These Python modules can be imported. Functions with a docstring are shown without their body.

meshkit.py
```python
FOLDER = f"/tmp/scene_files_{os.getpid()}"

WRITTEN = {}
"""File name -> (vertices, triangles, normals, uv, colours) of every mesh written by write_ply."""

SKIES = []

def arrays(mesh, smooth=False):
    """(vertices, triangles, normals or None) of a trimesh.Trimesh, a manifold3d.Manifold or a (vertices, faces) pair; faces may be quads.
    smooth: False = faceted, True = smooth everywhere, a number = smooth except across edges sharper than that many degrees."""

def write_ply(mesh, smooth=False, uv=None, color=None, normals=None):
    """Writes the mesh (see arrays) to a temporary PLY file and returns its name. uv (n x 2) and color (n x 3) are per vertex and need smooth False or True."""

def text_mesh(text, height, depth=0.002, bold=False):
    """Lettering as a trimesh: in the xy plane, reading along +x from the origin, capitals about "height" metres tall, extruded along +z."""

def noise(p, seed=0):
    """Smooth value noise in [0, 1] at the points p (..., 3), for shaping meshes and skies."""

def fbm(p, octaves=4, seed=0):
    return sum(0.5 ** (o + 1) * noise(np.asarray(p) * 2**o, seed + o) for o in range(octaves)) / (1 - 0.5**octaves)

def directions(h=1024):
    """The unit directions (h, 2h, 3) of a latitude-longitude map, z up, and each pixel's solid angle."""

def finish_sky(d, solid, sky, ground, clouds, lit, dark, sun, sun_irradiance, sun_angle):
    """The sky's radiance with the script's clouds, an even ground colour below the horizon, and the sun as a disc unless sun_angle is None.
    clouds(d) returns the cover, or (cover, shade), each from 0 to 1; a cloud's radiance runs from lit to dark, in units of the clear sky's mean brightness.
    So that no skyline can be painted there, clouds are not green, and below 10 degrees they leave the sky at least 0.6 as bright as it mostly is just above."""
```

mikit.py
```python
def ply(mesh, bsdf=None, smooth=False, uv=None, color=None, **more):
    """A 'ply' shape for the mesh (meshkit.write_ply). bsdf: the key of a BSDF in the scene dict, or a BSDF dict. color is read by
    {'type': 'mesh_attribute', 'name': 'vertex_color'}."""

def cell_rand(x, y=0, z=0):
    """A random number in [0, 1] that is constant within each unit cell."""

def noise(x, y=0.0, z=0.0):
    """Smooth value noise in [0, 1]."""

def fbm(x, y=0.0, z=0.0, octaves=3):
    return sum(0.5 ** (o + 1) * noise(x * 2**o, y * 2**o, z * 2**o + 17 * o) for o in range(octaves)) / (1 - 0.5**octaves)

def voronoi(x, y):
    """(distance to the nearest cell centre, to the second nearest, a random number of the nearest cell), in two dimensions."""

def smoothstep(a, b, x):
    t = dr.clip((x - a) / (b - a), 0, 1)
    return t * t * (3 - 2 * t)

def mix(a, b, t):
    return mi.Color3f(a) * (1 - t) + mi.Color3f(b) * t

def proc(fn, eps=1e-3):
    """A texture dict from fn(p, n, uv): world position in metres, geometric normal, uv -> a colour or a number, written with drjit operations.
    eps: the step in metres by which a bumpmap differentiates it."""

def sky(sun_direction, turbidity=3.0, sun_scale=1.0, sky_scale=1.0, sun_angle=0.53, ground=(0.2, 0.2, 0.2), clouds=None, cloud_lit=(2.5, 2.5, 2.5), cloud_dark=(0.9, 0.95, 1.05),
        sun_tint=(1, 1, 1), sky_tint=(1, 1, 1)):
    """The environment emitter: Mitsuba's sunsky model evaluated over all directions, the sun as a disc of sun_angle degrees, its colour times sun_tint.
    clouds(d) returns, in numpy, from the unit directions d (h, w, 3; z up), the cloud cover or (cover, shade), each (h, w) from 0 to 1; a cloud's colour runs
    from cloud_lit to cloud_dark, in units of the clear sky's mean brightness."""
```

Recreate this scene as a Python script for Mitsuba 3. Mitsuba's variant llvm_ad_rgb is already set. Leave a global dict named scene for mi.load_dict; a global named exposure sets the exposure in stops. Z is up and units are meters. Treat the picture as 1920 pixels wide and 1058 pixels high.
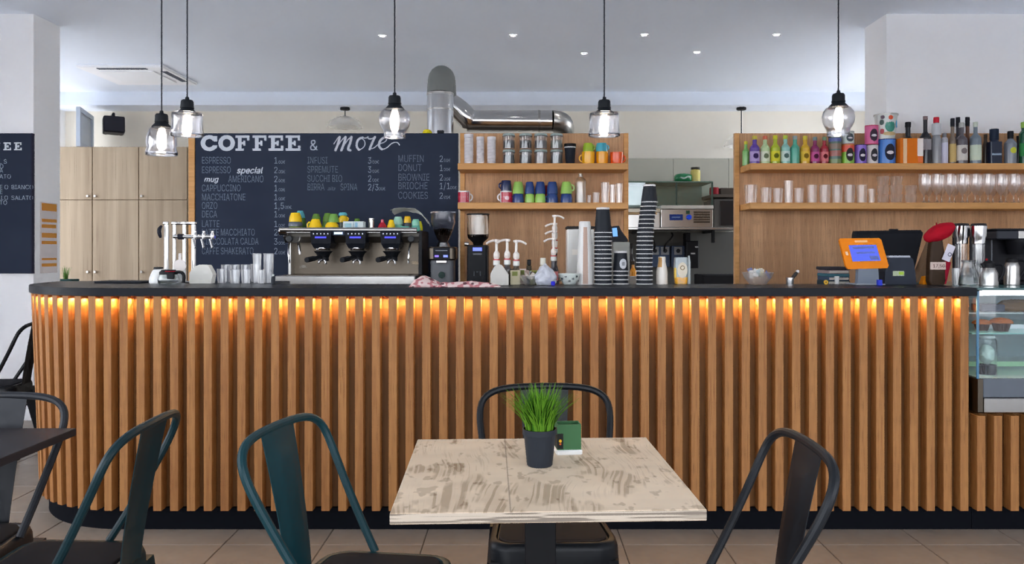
import math, random
import numpy as np, trimesh, mitsuba as mi, mikit, meshkit
import drjit as dr
from shapely.geometry import Polygon, LineString, Point, box as sbox
from shapely.ops import unary_union
from shapely import affinity
from mikit import noise, fbm, cell_rand, smoothstep, mix

random.seed(7); RNG = np.random.default_rng(7)
scene, labels = {}, {}
F, VX, VY, H = 1500.0, 975.0, 470.0, 1.295          # focal length and vanishing point in pixels, eye height

# ------------------------------------------------------------------ camera, sky, exposure
T4 = mi.ScalarTransform4f
scene['camera'] = {'type': 'perspective', 'fov': math.degrees(2 * math.atan(960 / F)), 'fov_axis': 'x', 'near_clip': 0.05, 'far_clip': 100.0,
    'to_world': T4().look_at([0, 0, H], [0, 1, H], [0, 0, 1]),
    'principal_point_offset_x': -(VX - 960) / 1920, 'principal_point_offset_y': -(VY - 529) / 1058}
scene['sky'] = mikit.sky((0.25, 0.75, 0.9), turbidity=4.0, sun_scale=0.12, sky_scale=1.0, ground=(0.54, 0.55, 0.56),
    clouds=lambda d: np.full(d.shape[:2], 0.80), cloud_lit=(2.27, 2.3, 2.40), cloud_dark=(1.62, 1.65, 1.74))
exposure = 4.15
LED = (19, 12.4, 5.6)                                 # radiance of the warm strip under the worktop
DOWN = (9, 8.6, 8.0)                               # ceiling downlights
BULB = (3.0, 2.4, 1.7)                             # pendant bulbs

# ------------------------------------------------------------------ colours and materials
def lin(c):
    c = np.asarray(c, float) / 255
    return np.where(c <= 0.04045, c / 12.92, ((c + 0.055) / 1.055) ** 2.4)
def rgb(*c): return {'type': 'rgb', 'value': [float(x) for x in lin(c)]}
def L3(*c): return mi.Color3f(*[float(x) for x in lin(c)])
def two(b): return {'type': 'twosided', 'bsdf': b}
def princ(color, rough=0.5, metal=0.0, **k): return two({'type': 'principled', 'base_color': color, 'roughness': rough, 'metallic': metal, **k})
VC = {'type': 'mesh_attribute', 'name': 'vertex_color'}
M = {}
def mat(name, b): scene['mat_' + name] = b; M[name] = 'mat_' + name

def wood(a, b, c, along, fine, seedv):
    def fn(p, n, uv):
        s = [1.0, 1.0, 1.0]; s[along] = 0.035
        q = [p.x * s[0], p.y * s[1], p.z * s[2]]
        g1 = fbm(q[0] * fine + seedv, q[1] * fine, q[2] * fine, 3)
        g2 = noise(q[0] * fine * 4 + 31, q[1] * fine * 4 + seedv, q[2] * fine * 3)
        g3 = noise(q[0] * 14 + 5, q[1] * 14, q[2] * 20 + seedv)
        t = mi.Float(dr.clip(0.55 * g1 + 0.45 * g3, 0, 1))
        col = mix(L3(*a), L3(*b), smoothstep(0.25, 0.75, t))
        return mix(col, L3(*c), smoothstep(0.62, 0.95, g2) * 0.45)
    return mikit.proc(fn)
mat('slat_wood', princ(wood((160, 110, 60), (136, 86, 43), (98, 60, 28), 2, 130, 3), 0.55, specular=0.35))
mat('carcass_wood', princ(wood((118, 78, 38), (95, 61, 28), (74, 48, 23), 2, 90, 9), 0.6, specular=0.3))
mat('panel_wood', princ(wood((200, 156, 116), (176, 132, 95), (128, 92, 63), 2, 120, 21), 0.55, specular=0.3))
mat('shelf_wood', princ(wood((208, 154, 94), (192, 137, 77), (164, 113, 61), 0, 70, 5), 0.5, specular=0.35))
mat('oak', princ(wood((178, 160, 136), (154, 135, 112), (126, 108, 88), 2, 26, 14), 0.6, specular=0.3))
mat('wall', princ(rgb(240, 240, 241), 0.9, specular=0.1))
mat('ceiling', princ(rgb(226, 233, 243), 0.95, specular=0.05))
mat('cream', princ(rgb(238, 232, 218), 0.9, specular=0.1))
mat('tile_wall', princ(rgb(176, 174, 160), 0.45))
def tilefn(p, n, uv):
    t = fbm(p.x * 3.1, p.y * 3.1, p.z, 4); u = noise(p.x * 40, p.y * 40, 2.0)
    r = cell_rand(dr.floor((p.x + 0.427) / 0.44), dr.floor((p.y - 3.52) / 0.44), 4)
    return mix(L3(146, 134, 121), L3(116, 105, 95), dr.clip(0.75 * t + 0.12 * u + 0.18 * r, 0, 1))
mat('floor_tile', princ(mikit.proc(tilefn), 0.38, specular=0.45))
mat('grout', princ(rgb(72, 63, 56), 0.9))
def tablefn(p, n, uv):
    a = 0.038
    u = p.x * math.cos(a) + p.y * math.sin(a) - 0.049; v = -p.x * math.sin(a) + p.y * math.cos(a)
    warp = fbm(u * 4, v * 2.5, 1.0, 3) * 0.10
    grain = noise((u + warp) * 210, v * 5.0, 4.0)
    fine = noise((u + warp) * 420, v * 14.0, 8.0)
    patch = fbm(u * 12 + 3, v * 6.0 + 1, 7.0, 4)
    patch2 = fbm(u * 40 + 9, v * 24, 3.0, 3)
    smear = fbm(u * 9 + 20, v * 5 + 4, 2.0, 3)
    worn = smoothstep(0.585, 0.70, patch) * (0.25 + 0.75 * smoothstep(0.42, 0.62, grain)) * 0.58 + smoothstep(0.5, 0.75, smear) * smoothstep(0.62, 0.8, fine) * 0.22
    spots = smoothstep(0.66, 0.76, patch2) * 0.4
    base = mix(L3(219, 199, 173), L3(197, 177, 152), fbm(u * 5, v * 11, 9.0, 3))
    col = mix(base, L3(132, 108, 80), dr.clip(worn + spots, 0, 0.9))
    line = (1 - smoothstep(0.0008, 0.0022, dr.abs(u + 0.005))) * 0.55
    col = mix(col, L3(110, 96, 84), mi.Float(line))
    rim = smoothstep(0.45, 0.6, noise(p.x * 11 + 3, p.y * 11, p.z * 260)) * 0.75
    edge = dr.abs(n.z) < 0.5
    return dr.select(edge, mix(L3(186, 172, 154), L3(92, 80, 70), rim), col)
mat('table_top', princ(mikit.proc(tablefn), 0.55, specular=0.35))
mat('counter_top', princ(rgb(18, 21, 27), 0.34, specular=0.12))
mat('chalkboard', princ(mikit.proc(lambda p, n, uv: mix(L3(34, 42, 60), L3(44, 52, 68), fbm(p.x * 3, p.y, p.z * 3, 3))), 0.75, specular=0.2))
mat('chalk', princ(VC, 0.95, specular=0.0))
mat('matte', princ(VC, 0.8, specular=0.2))
mat('dark_laminate', princ(VC, 0.75, specular=0.08))
mat('plastic', princ(VC, 0.45, specular=0.16))
mat('screen', princ(rgb(16, 17, 20), 0.3, specular=0.2))
mat('gloss', princ(VC, 0.15, clearcoat=0.3))
mat('painted_metal', princ(VC, 0.40, specular=0.24))
mat('steel', princ(rgb(190, 188, 184), 0.28, 1.0))
mat('chrome', princ(rgb(222, 222, 222), 0.09, 1.0))
mat('dull_steel', princ(rgb(98, 90, 80), 0.36, 1.0))
mat('black', princ(rgb(20, 21, 24), 0.45, specular=0.16))
mat('glass', {'type': 'dielectric', 'int_ior': 1.5, 'ext_ior': 1.0, 'specular_transmittance': rgb(250, 252, 252)})
mat('clear_sheet', {'type': 'blendbsdf', 'weight': 0.035, 'a': {'type': 'thindielectric', 'int_ior': 1.6}, 'b': two({'type': 'roughplastic', 'diffuse_reflectance': rgb(226, 230, 234), 'alpha': 0.15})})
mat('smoked_glass', {'type': 'dielectric', 'int_ior': 1.52, 'ext_ior': 1.0, 'specular_transmittance': rgb(244, 244, 246)})
mat('lamp_glass', {'type': 'dielectric', 'int_ior': 1.85, 'ext_ior': 1.0, 'specular_transmittance': rgb(248, 248, 250)})
mat('amber_glass', {'type': 'dielectric', 'int_ior': 1.5, 'ext_ior': 1.0, 'specular_transmittance': rgb(120, 90, 70)})
mat('pane', {'type': 'thindielectric', 'int_ior': 1.5, 'specular_transmittance': rgb(240, 250, 248)})
mat('leaf', {'type': 'principledthin', 'base_color': VC, 'roughness': 0.5, 'diff_trans': 0.6})
mat('lamp_body', princ(rgb(240, 240, 235), 0.5))
def emit(r, g, b): return {'type': 'area', 'radiance': {'type': 'rgb', 'value': [r, g, b]}}

# ------------------------------------------------------------------ mesh helpers
def X(px, d): return (px - VX) * d / F
def Z(py, d): return H - (py - VY) * d / F
def cat(*m):
    m = [x for a in m for x in (a if isinstance(a, (list, tuple)) else [a])]
    return trimesh.util.concatenate(m)
def TM(v, f): return trimesh.Trimesh(np.asarray(v, float), np.asarray(f, int), process=False)
def bx(x0, x1, y0, y1, z0, z1, c=0.0):
    lo, hi = np.minimum([x0, y0, z0], [x1, y1, z1]), np.maximum([x0, y0, z0], [x1, y1, z1])
    if c <= 0:
        m = trimesh.creation.box(hi - lo); m.apply_translation((lo + hi) / 2); return m
    c = min(c, 0.45 * (hi - lo).min()); h = (hi - lo) / 2; p = []
    for s in np.ndindex(2, 2, 2):
        s = np.array(s) * 2 - 1
        for k in range(3):
            q = h.copy() - c; q[k] = h[k]; p.append(s * q)
    m = trimesh.convex.convex_hull(np.array(p)); m.apply_translation((lo + hi) / 2); return m
def lathe(prof, n=20, closed=False):
    """prof: (r, z) from bottom outside; poles where r = 0"""
    v, rows = [], []
    for r, z in prof:
        if r < 1e-6: rows.append([len(v)] * n); v.append((0, 0, z))
        else:
            rows.append(list(range(len(v), len(v) + n)))
            v += [(r * math.cos(2 * math.pi * k / n), r * math.sin(2 * math.pi * k / n), z) for k in range(n)]
    f = []
    if closed: rows.append(rows[0])
    for a, b in zip(rows, rows[1:]):
        for k in range(n):
            q = (k + 1) % n
            if a[k] != a[q]: f.append((a[k], a[q], b[q]))
            if b[k] != b[q]: f.append((a[k], b[q], b[k]))
    return TM(v, f)
def tube(pts, r, n=10, cap=True, closed=False):
    p = np.asarray(pts, float); N = len(p)
    rr = np.broadcast_to(np.asarray(r, float), (N,))
    t = (np.roll(p, -1, 0) - np.roll(p, 1, 0)) if closed else np.gradient(p, axis=0)
    t /= np.linalg.norm(t, axis=1, keepdims=True) + 1e-12
    a = np.cross(t[0], [0, 0, 1.0] if abs(t[0][2]) < 0.9 else [1.0, 0, 0]); a /= np.linalg.norm(a)
    v = []; ang = np.arange(n) * 2 * math.pi / n
    for i in range(N):
        a = a - t[i] * (a @ t[i]); a /= np.linalg.norm(a); b = np.cross(t[i], a)
        v.append(p[i] + rr[i] * (np.cos(ang)[:, None] * a + np.sin(ang)[:, None] * b))
    v = np.vstack(v); f = []
    for i in range(N if closed else N - 1):
        j = (i + 1) % N
        for k in range(n):
            q = (k + 1) % n
            f += [(i * n + k, i * n + q, j * n + q), (i * n + k, j * n + q, j * n + k)]
    if cap and not closed:
        v = np.vstack([v, p[:1], p[-1:]]); s, e = N * n, N * n + 1
        for k in range(n):
            q = (k + 1) % n
            f += [(s, q, k), (e, (N - 1) * n + k, (N - 1) * n + q)]
    return TM(v, f)
def spline(pts, n=40, closed=False):
    from scipy.interpolate import CubicSpline
    p = np.asarray(pts, float)
    if closed: p = np.vstack([p, p[:1]])
    s = np.r_[0, np.cumsum(np.linalg.norm(np.diff(p, axis=0), axis=1) ** 0.5)]
    q = CubicSpline(s, p, bc_type='periodic' if closed else 'natural')(np.linspace(0, s[-1], n + closed))
    return q[:-1] if closed else q
def extr(poly, h): 
    g = getattr(poly, 'geoms', [poly])
    return cat([trimesh.creation.extrude_polygon(a, h, engine='earcut') for a in g if a.area > 1e-9])
def rrect(w, d, r): return sbox(-w / 2 + r, -d / 2 + r, w / 2 - r, d / 2 - r).buffer(r, quad_segs=5)
def mv(m, x=0, y=0, z=0, rz=0, rx=0, ry=0, s=1):
    m = m.copy()
    if s != 1: m.apply_scale(s)
    for a, ax in ((rx, [1, 0, 0]), (ry, [0, 1, 0]), (rz, [0, 0, 1])):
        if a: m.apply_transform(trimesh.transformations.rotation_matrix(math.radians(a), ax))
    m.apply_translation([x, y, z]); return m
def ring_loft(rings):
    """rings of equal length (each n x 3), capped by fans"""
    n = len(rings[0]); v = np.vstack(rings); f = []
    for i in range(len(rings) - 1):
        for k in range(n):
            q = (k + 1) % n
            f += [(i * n + k, i * n + q, (i + 1) * n + q), (i * n + k, (i + 1) * n + q, (i + 1) * n + k)]
    c0, c1 = len(v), len(v) + 1; v = np.vstack([v, rings[0].mean(0), rings[-1].mean(0)])
    for k in range(n):
        q = (k + 1) % n; f += [(c0, q, k), (c1, (len(rings) - 1) * n + k, (len(rings) - 1) * n + q)]
    return TM(v, f)
def rbox(w, d, z0, z1, r=0.02, c=0.004, taper=1.0):
    """box with rounded upright edges and softened rims, centred in x and y"""
    p = np.array(rrect(1, 1, 0.001).exterior.coords)
    def ring(k, z, off):
        q = np.array(rrect(w * k - 2 * off, d * k - 2 * off, max(r - off, 0.001)).exterior.coords)[:-1]
        return np.c_[q, np.full(len(q), z)]
    return ring_loft([ring(1, z0, c), ring(1, z0 + c, 0), ring(taper, z1 - c, 0), ring(taper, z1, c)])
def sphere(r, x=0, y=0, z=0, sub=2): return mv(trimesh.creation.icosphere(sub, r), x, y, z)
def cyl(r, z0, z1, n=16, c=0.0):
    if c: return lathe([(0, z0), (r - c, z0), (r, z0 + c), (r, z1 - c), (r - c, z1), (0, z1)], n)
    return lathe([(0, z0), (r, z0), (r, z1), (0, z1)], n)
def hcyl(p, q, r, n=12): return tube([p, q], r, n)
def text(s, h, x, z, y, bold=False, sx=1.0, shear=0.0, depth=0.0015, align=0):
    """lettering on an upright face that looks to -y, left end at x, baseline at z"""
    m = meshkit.text_mesh(s, h, depth, bold); v = np.array(m.vertices)
    w = v[:, 0].max() * sx
    v = np.c_[v[:, 0] * sx + shear * v[:, 1] + x - align * w, y - v[:, 2], v[:, 1] + z]
    return TM(v, m.faces)

# ------------------------------------------------------------------ scene helpers
_ply, _used, _keep = {}, {}, []
def uniq(k):
    if k not in _used: _used[k] = 0; return k
    while True:
        _used[k] += 1; q = f'{k}_{_used[k]:03d}'
        if q not in _used: _used[q] = 0; return q
def shape(mesh, m, color=None, smooth=35, emitter=None):
    k = (id(mesh), m, color, smooth)
    if k not in _ply:
        _keep.append(mesh); g = mesh
        if smooth and smooth is not True: g = trimesh.graph.smooth_shade(mesh, angle=math.radians(smooth), facet_minarea=None)
        col = None if color is None else np.tile(lin(color), (len(g.vertices), 1))
        _ply[k] = mikit.ply(g, M[m], smooth=bool(smooth), color=col)
    d = dict(_ply[k])
    if emitter: d['emitter'] = emitter
    return d
def P(path, mesh, m, color=None, smooth=35, emitter=None, label=None): return (path, mesh, m, color, smooth, emitter, label)
def put(name, parts, label, category, group=None, x=0, y=0, z=0, rz=0, rx=0, ry=0, s=1.0, kind=None):
    key = uniq(name); labels[key] = {'label': label, 'category': category}
    if group: labels[key]['group'] = group
    if kind: labels[key]['kind'] = kind
    tw = T4().translate([x, y, z]) @ T4().rotate([0, 0, 1], rz) @ T4().rotate([1, 0, 0], rx) @ T4().rotate([0, 1, 0], ry) @ T4().scale(s)
    for path, mesh, m, color, smooth, em, lab in parts:
        k = key if path == '' else uniq(key + '__' + path)
        scene[k] = {**shape(mesh, m, color, smooth, em), 'to_world': tw}
        if lab: labels[k] = lab if isinstance(lab, dict) else {'label': lab}
    return key
def struct(name, mesh, m, color=None, smooth=False, label=None):
    scene[name] = shape(mesh, m, color, smooth); _used[name] = 0
    labels[name] = {'kind': 'structure', 'label': label or name.replace('_', ' '), 'category': name.split('_')[0]}

# ================================================================== the room
CZ = 3.10
struct('floor', bx(-5.6, 4.4, -3.2, 9.7, -0.06, -0.004), 'grout', label='taupe square tile floor with thin dark joints')
tile = bx(-0.218, 0.218, -0.218, 0.218, -0.02, 0.0, 0.0025)
for i in range(-11, 8):
    for j in range(-6, 9):
        scene[uniq('floor__tile')] = {**shape(tile, 'floor_tile', None, False), 'to_world': T4().translate([-0.427 + 0.44 * (i + 0.5), 3.52 + 0.44 * (j - 0.5), 0])}
struct('ceiling', bx(-5.6, 4.4, -3.2, 9.7, CZ, CZ + 0.1), 'ceiling', label='pale white plaster ceiling')
struct('wall_back', bx(-5.6, 4.4, 9.5, 9.7, 0, CZ), 'cream', label='cream back wall of the kitchen')
struct('trim_1', bx(-5.4, 4.2, 9.1, 9.5, 2.95, CZ), 'ceiling', label='white beam below the ceiling along the back wall')
w = [bx(-5.6, -5.4, 6.45, 6.7, 0, CZ), bx(-5.6, -5.4, 6.7, 9.2, 0, 0.5), bx(-5.6, -5.4, 6.7, 9.2, 2.9, CZ), bx(-5.6, -5.4, 9.2, 9.7, 0, CZ)]
struct('wall_left_rear', cat(w), 'wall', label='white wall at the far left with an open window')
struct('wall_left', bx(-5.6, X(63, 6.1), 6.1, 6.45, 0, CZ), 'wall', label='white wall on the left holding the small menu board')
w = [bx(-4.8, -4.6, -3.2, 6.1, 0, 0.7), bx(-4.8, -4.6, -3.2, 6.1, 2.8, CZ), bx(-4.8, -4.6, -3.2, -2.8, 0.7, 2.8), bx(-4.8, -4.6, 0.3, 0.7, 0.7, 2.8), bx(-4.8, -4.6, 4.2, 6.1, 0.7, 2.8)]
struct('wall_left_front', cat(w), 'wall', label='white side wall left of the tables with tall windows')
struct('wall_right', bx(X(1662, 6.1), 4.4, 6.1, 6.48, 0, CZ), 'wall', label='white wall behind the right bottle shelf')
w = [bx(4.2, 4.4, -3.2, 6.1, 0, 0.7), bx(4.2, 4.4, -3.2, 6.1, 2.8, CZ), bx(4.2, 4.4, -3.2, -2.8, 0.7, 2.8), bx(4.2, 4.4, 0.3, 6.1, 0.7, 2.8)]
struct('wall_right_front', cat(w), 'wall', label='white side wall on the right with an added unseen opening for daylight')  # opening out of view, added to bring more daylight to the ceiling
w = [bx(4.2, 4.4, 6.48, 6.9, 0, CZ), bx(4.2, 4.4, 6.9, 9.0, 0, 0.9), bx(4.2, 4.4, 6.9, 9.0, 2.9, CZ), bx(4.2, 4.4, 9.0, 9.7, 0, CZ)]
struct('wall_right_rear', cat(w), 'wall', label='white side wall of the kitchen with an added unseen opening for daylight')  # unseen opening added to brighten the dark kitchen end
w = [bx(-4.8, 4.4, -3.2, -3.0, 0, 0.25), bx(-4.8, 4.4, -3.2, -3.0, 2.95, CZ)] + [bx(x - 0.06, x + 0.06, -3.2, -3.0, 0.25, 2.95) for x in (-4.7, -2.45, -0.2, 2.05, 4.3)]
struct('wall_front', cat(w), 'wall', label='glazed shop front behind the viewer')
# kitchen tiling behind the pass, each slab its own piece
KD = 8.7
struct('wall_kitchen', bx(0.9, 3.0, KD + 0.02, KD + 0.12, 0, Z(297, KD)), 'grout', label='grey tiled kitchen wall seen between the shelf units')
for i in range(4):
    for j in range(4):
        z1 = Z(297, KD) - j * 0.6
        scene[uniq('wall_kitchen__tile')] = shape(bx(X(1211, KD) - 0.9 + i * 0.6 + 0.002, X(1211, KD) - 0.3 + i * 0.6 - 0.002, KD, KD + 0.02, max(z1 - 0.598, 0), z1, 0.002), 'tile_wall', None, False)
scene[uniq('wall_kitchen__shade_panel')] = shape(bx(0.95, 2.95, KD - 0.003, KD, 0.5, 1.50), 'matte', (92, 92, 88), False)  # dark sheet over the tiles, painted shade below the steel shelf
# open sash at the far left
sash = [P('frame', cat(bx(-0.34, 0.34, -0.02, 0.02, 0, 0.05), bx(-0.34, 0.34, -0.02, 0.02, 0.38, 0.43), bx(-0.34, -0.28, -0.02, 0.02, 0.05, 0.38), bx(0.28, 0.34, -0.02, 0.02, 0.05, 0.38)), 'plastic', (190, 200, 214), False),
        P('pane', bx(-0.28, 0.28, -0.003, 0.003, 0.05, 0.38), 'plastic', (198, 208, 220), False)]
put('window_1', sash, 'pale blue-grey open window sash above the oak cupboards', 'window', x=-4.88, y=8.98, z=2.425, rz=107, kind='structure')

# ================================================================== bar counter
BX0, BX1, BY, BC, BR, BB = -1.84, 2.095, 3.665, 4.40, 0.735, 4.52
def outline(off, z, lean=0.0):
    a = np.linspace(0, math.pi / 2, 25); R = BR + off
    p = [(BX1, BY - off)] + [(BX0 - R * math.sin(t), BC - R * math.cos(t)) for t in a] + [(BX0 - R, BB + 0.0), (BX1, BB)]
    p = np.array(p); w = np.clip((BX0 - p[:, 0]) / BR, 0, 1); p[:, 0] += lean * w
    return np.c_[p, np.full(len(p), z)][::-1]
LEAN = 0.055
TB, TX = 4.12, -1.30                                   # back edge of the narrow part, where the deep left end stops
tp = Polygon(outline(0, 0)[:, :2]).difference(sbox(TX, TB, 3.0, 5.0))
top = cat(mv(extr(tp.buffer(-0.003, join_style=2), 0.003), z=1.086), mv(extr(tp, 0.031), z=1.089), mv(extr(tp.buffer(-0.003, join_style=2), 0.003), z=1.120))
put('service_ledge', [P('', bx(TX + 0.003, BX1, TB + 0.004, 4.54, 1.0863, 1.0903), 'steel', None, False)], 'low steel service ledge behind the black worktop', 'ledge')
LB = 1.0906
put('worktop', [P('', top, 'counter_top', None, 20)], 'long black worktop with a rounded left end on the slatted bar', 'worktop')
parts = [P('carcass', ring_loft([outline(-0.07, 0.10, LEAN), outline(-0.07, 1.086)]), 'carcass_wood', None, 20, label='dark wood backing behind the slats'),
         P('kick_board', ring_loft([outline(-0.05, 0.0, LEAN), outline(-0.05, 0.10, LEAN)]), 'dark_laminate', (9, 11, 17), 20, label='black plinth')]
PIT, SW, SD, SF = 0.07727, 0.038, 0.058, 0.010
def slat(zt=1.085): return bx(-SW / 2, SW / 2, 0, SD, 0.097, zt, 0.0015)
slat_full, slat_low = slat(), slat(0.535)
x0 = X(1107, BY + SF) + SW / 2
def led_quad(a, b, c, d, z=1.0725): return TM([(a, c, z), (a, d, z), (b, d, z), (b, c, z)], [(0, 1, 2), (0, 2, 3)])
led = []
ks = [k for k in range(-80, 24) if BX0 + 0.005 < x0 + PIT * k < BX1 - 0.01]
for k in ks:
    parts.append(P('slat', mv(slat_full, x0 + PIT * k, BY + SF), 'slat_wood', None, False))
    led.append(led_quad(x0 + PIT * k + SW / 2 + 0.003, x0 + PIT * (k + 1) - SW / 2 - 0.003, BY + 0.026, BY + 0.040))
R1 = BR - SF; xs = x0 + PIT * (ks[0] - 1); s = 1
arc0 = BX0 - xs                                     # arc length left of the bend of the first curved slat
th = arc0 / R1; n = 0
while True:
    t = (arc0 + n * PIT) / R1; n += 1
    if t < math.pi / 2:
        m = mv(slat_full, 0, -R1); m.apply_transform(trimesh.transformations.rotation_matrix(-t, [0, 0, 1])); m.apply_translation([BX0, BC, 0])
    else:
        yy = BC + (t - math.pi / 2) * R1
        if yy > BB - 0.02: break
        m = mv(slat_full, 0, 0, 0, -90); m.apply_translation([BX0 - R1, yy, 0])
    m.vertices[:, 0] += LEAN * np.clip((BX0 - m.vertices[:, 0]) / BR, 0, 1) * (1 - m.vertices[:, 2] / 1.086)
    parts.append(P('slat', m, 'slat_wood', None, False))
    tm = t - PIT / 2 / R1
    if 0 < tm < math.pi / 2:
        q = mv(led_quad(-0.015, 0.015, 0.016, 0.030), 0, -R1); q.apply_transform(trimesh.transformations.rotation_matrix(-tm, [0, 0, 1])); q.apply_translation([BX0, BC, 0]); led.append(q)
for q in led:
    parts.append(P('light_strip', q, 'lamp_body', None, False, emit(*LED)))
put('bar_counter', parts, 'long bar front of upright wooden slats with a rounded left end', 'bar counter')
low = [P('carcass', bx(BX1 + 0.002, 3.3, BY + 0.07, 4.4, 0.10, 0.535), 'carcass_wood', None, False), P('kick_board', bx(BX1 + 0.002, 3.3, BY + 0.05, 4.4, 0, 0.10), 'dark_laminate', (9, 11, 17), False)]
k = ks[-1] + 1
while x0 + PIT * k < 3.28:
    low.append(P('slat', mv(slat_low, x0 + PIT * k, BY + SF), 'slat_wood', None, False)); k += 1
put('case_plinth', low, 'low slatted wooden base under the glass display case', 'counter base')

# back counter and partition with shelves
PD = 6.0
put('back_counter', [P('body', bx(-2.4, 4.1, 5.22, 5.95, 0.0, 0.91), 'carcass_wood', None, False), P('top', bx(-2.42, 4.12, 5.18, 5.98, 0.91, 0.95, 0.003), 'counter_top', None, False)], 'back counter carrying the espresso machine and grinders', 'counter')
def pbox(px0, px1, py0, py1, d0, d1, c=0.0, dz=None):
    """a box whose front face (at depth d0) spans these pixels"""
    return bx(X(px0, d0), X(px1, d0), d0, d1, Z(py1, d0), Z(py0, d0), c)
ztop = Z(250, PD)

# chalkboards ------------------------------------------------------
def stroke(pts, w):
    p = spline(pts, 24)[:, :2] if len(pts) > 2 else np.array(pts, float)
    w = np.interp(np.linspace(0, 1, len(p)), np.linspace(0, 1, len(w)), w) if hasattr(w, '__len__') else np.full(len(p), w)
    return unary_union([LineString(p[i:i + 2]).buffer((w[i] + w[i + 1]) / 4, quad_segs=3) for i in range(len(p) - 1)])
def slab_letter(ch):
    """heavy slab-serif capital in a unit box of 1 x 1"""
    t = 0.25
    if ch in 'CO':
        o = affinity.scale(Point(0.5, 0.5).buffer(0.52, quad_segs=10), 1.0, 1.0); i = affinity.scale(Point(0.5, 0.5).buffer(0.27, quad_segs=10), 0.9, 1.0)
        g = o.difference(i)
        if ch == 'C': g = g.difference(sbox(0.62, 0.36, 1.2, 0.64)).union(sbox(0.78, 0.60, 0.98, 0.96)).union(sbox(0.80, 0.16, 0.96, 0.36))
        return g
    g = [sbox(0.18, 0, 0.18 + t, 1), sbox(0.02, 0, 0.58, 0.15), sbox(0.02, 0.84, 0.95, 1), sbox(0.80, 0.66, 0.95, 1), sbox(0.3, 0.42, 0.66, 0.57), sbox(0.54, 0.33, 0.68, 0.66)]
    if ch == 'E': g += [sbox(0.02, 0, 0.98, 0.16), sbox(0.82, 0, 0.98, 0.34)]
    return unary_union(g)
def wall_poly(g, y, depth=0.0015):
    m = extr(g, depth); v = np.array(m.vertices); return TM(np.c_[v[:, 0], y - v[:, 2], v[:, 1]], m.faces)
BRD = 5.985                                           # front face of the large board
def bz(py): return Z(py, BRD)
def bX(px): return X(px, BRD)
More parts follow.
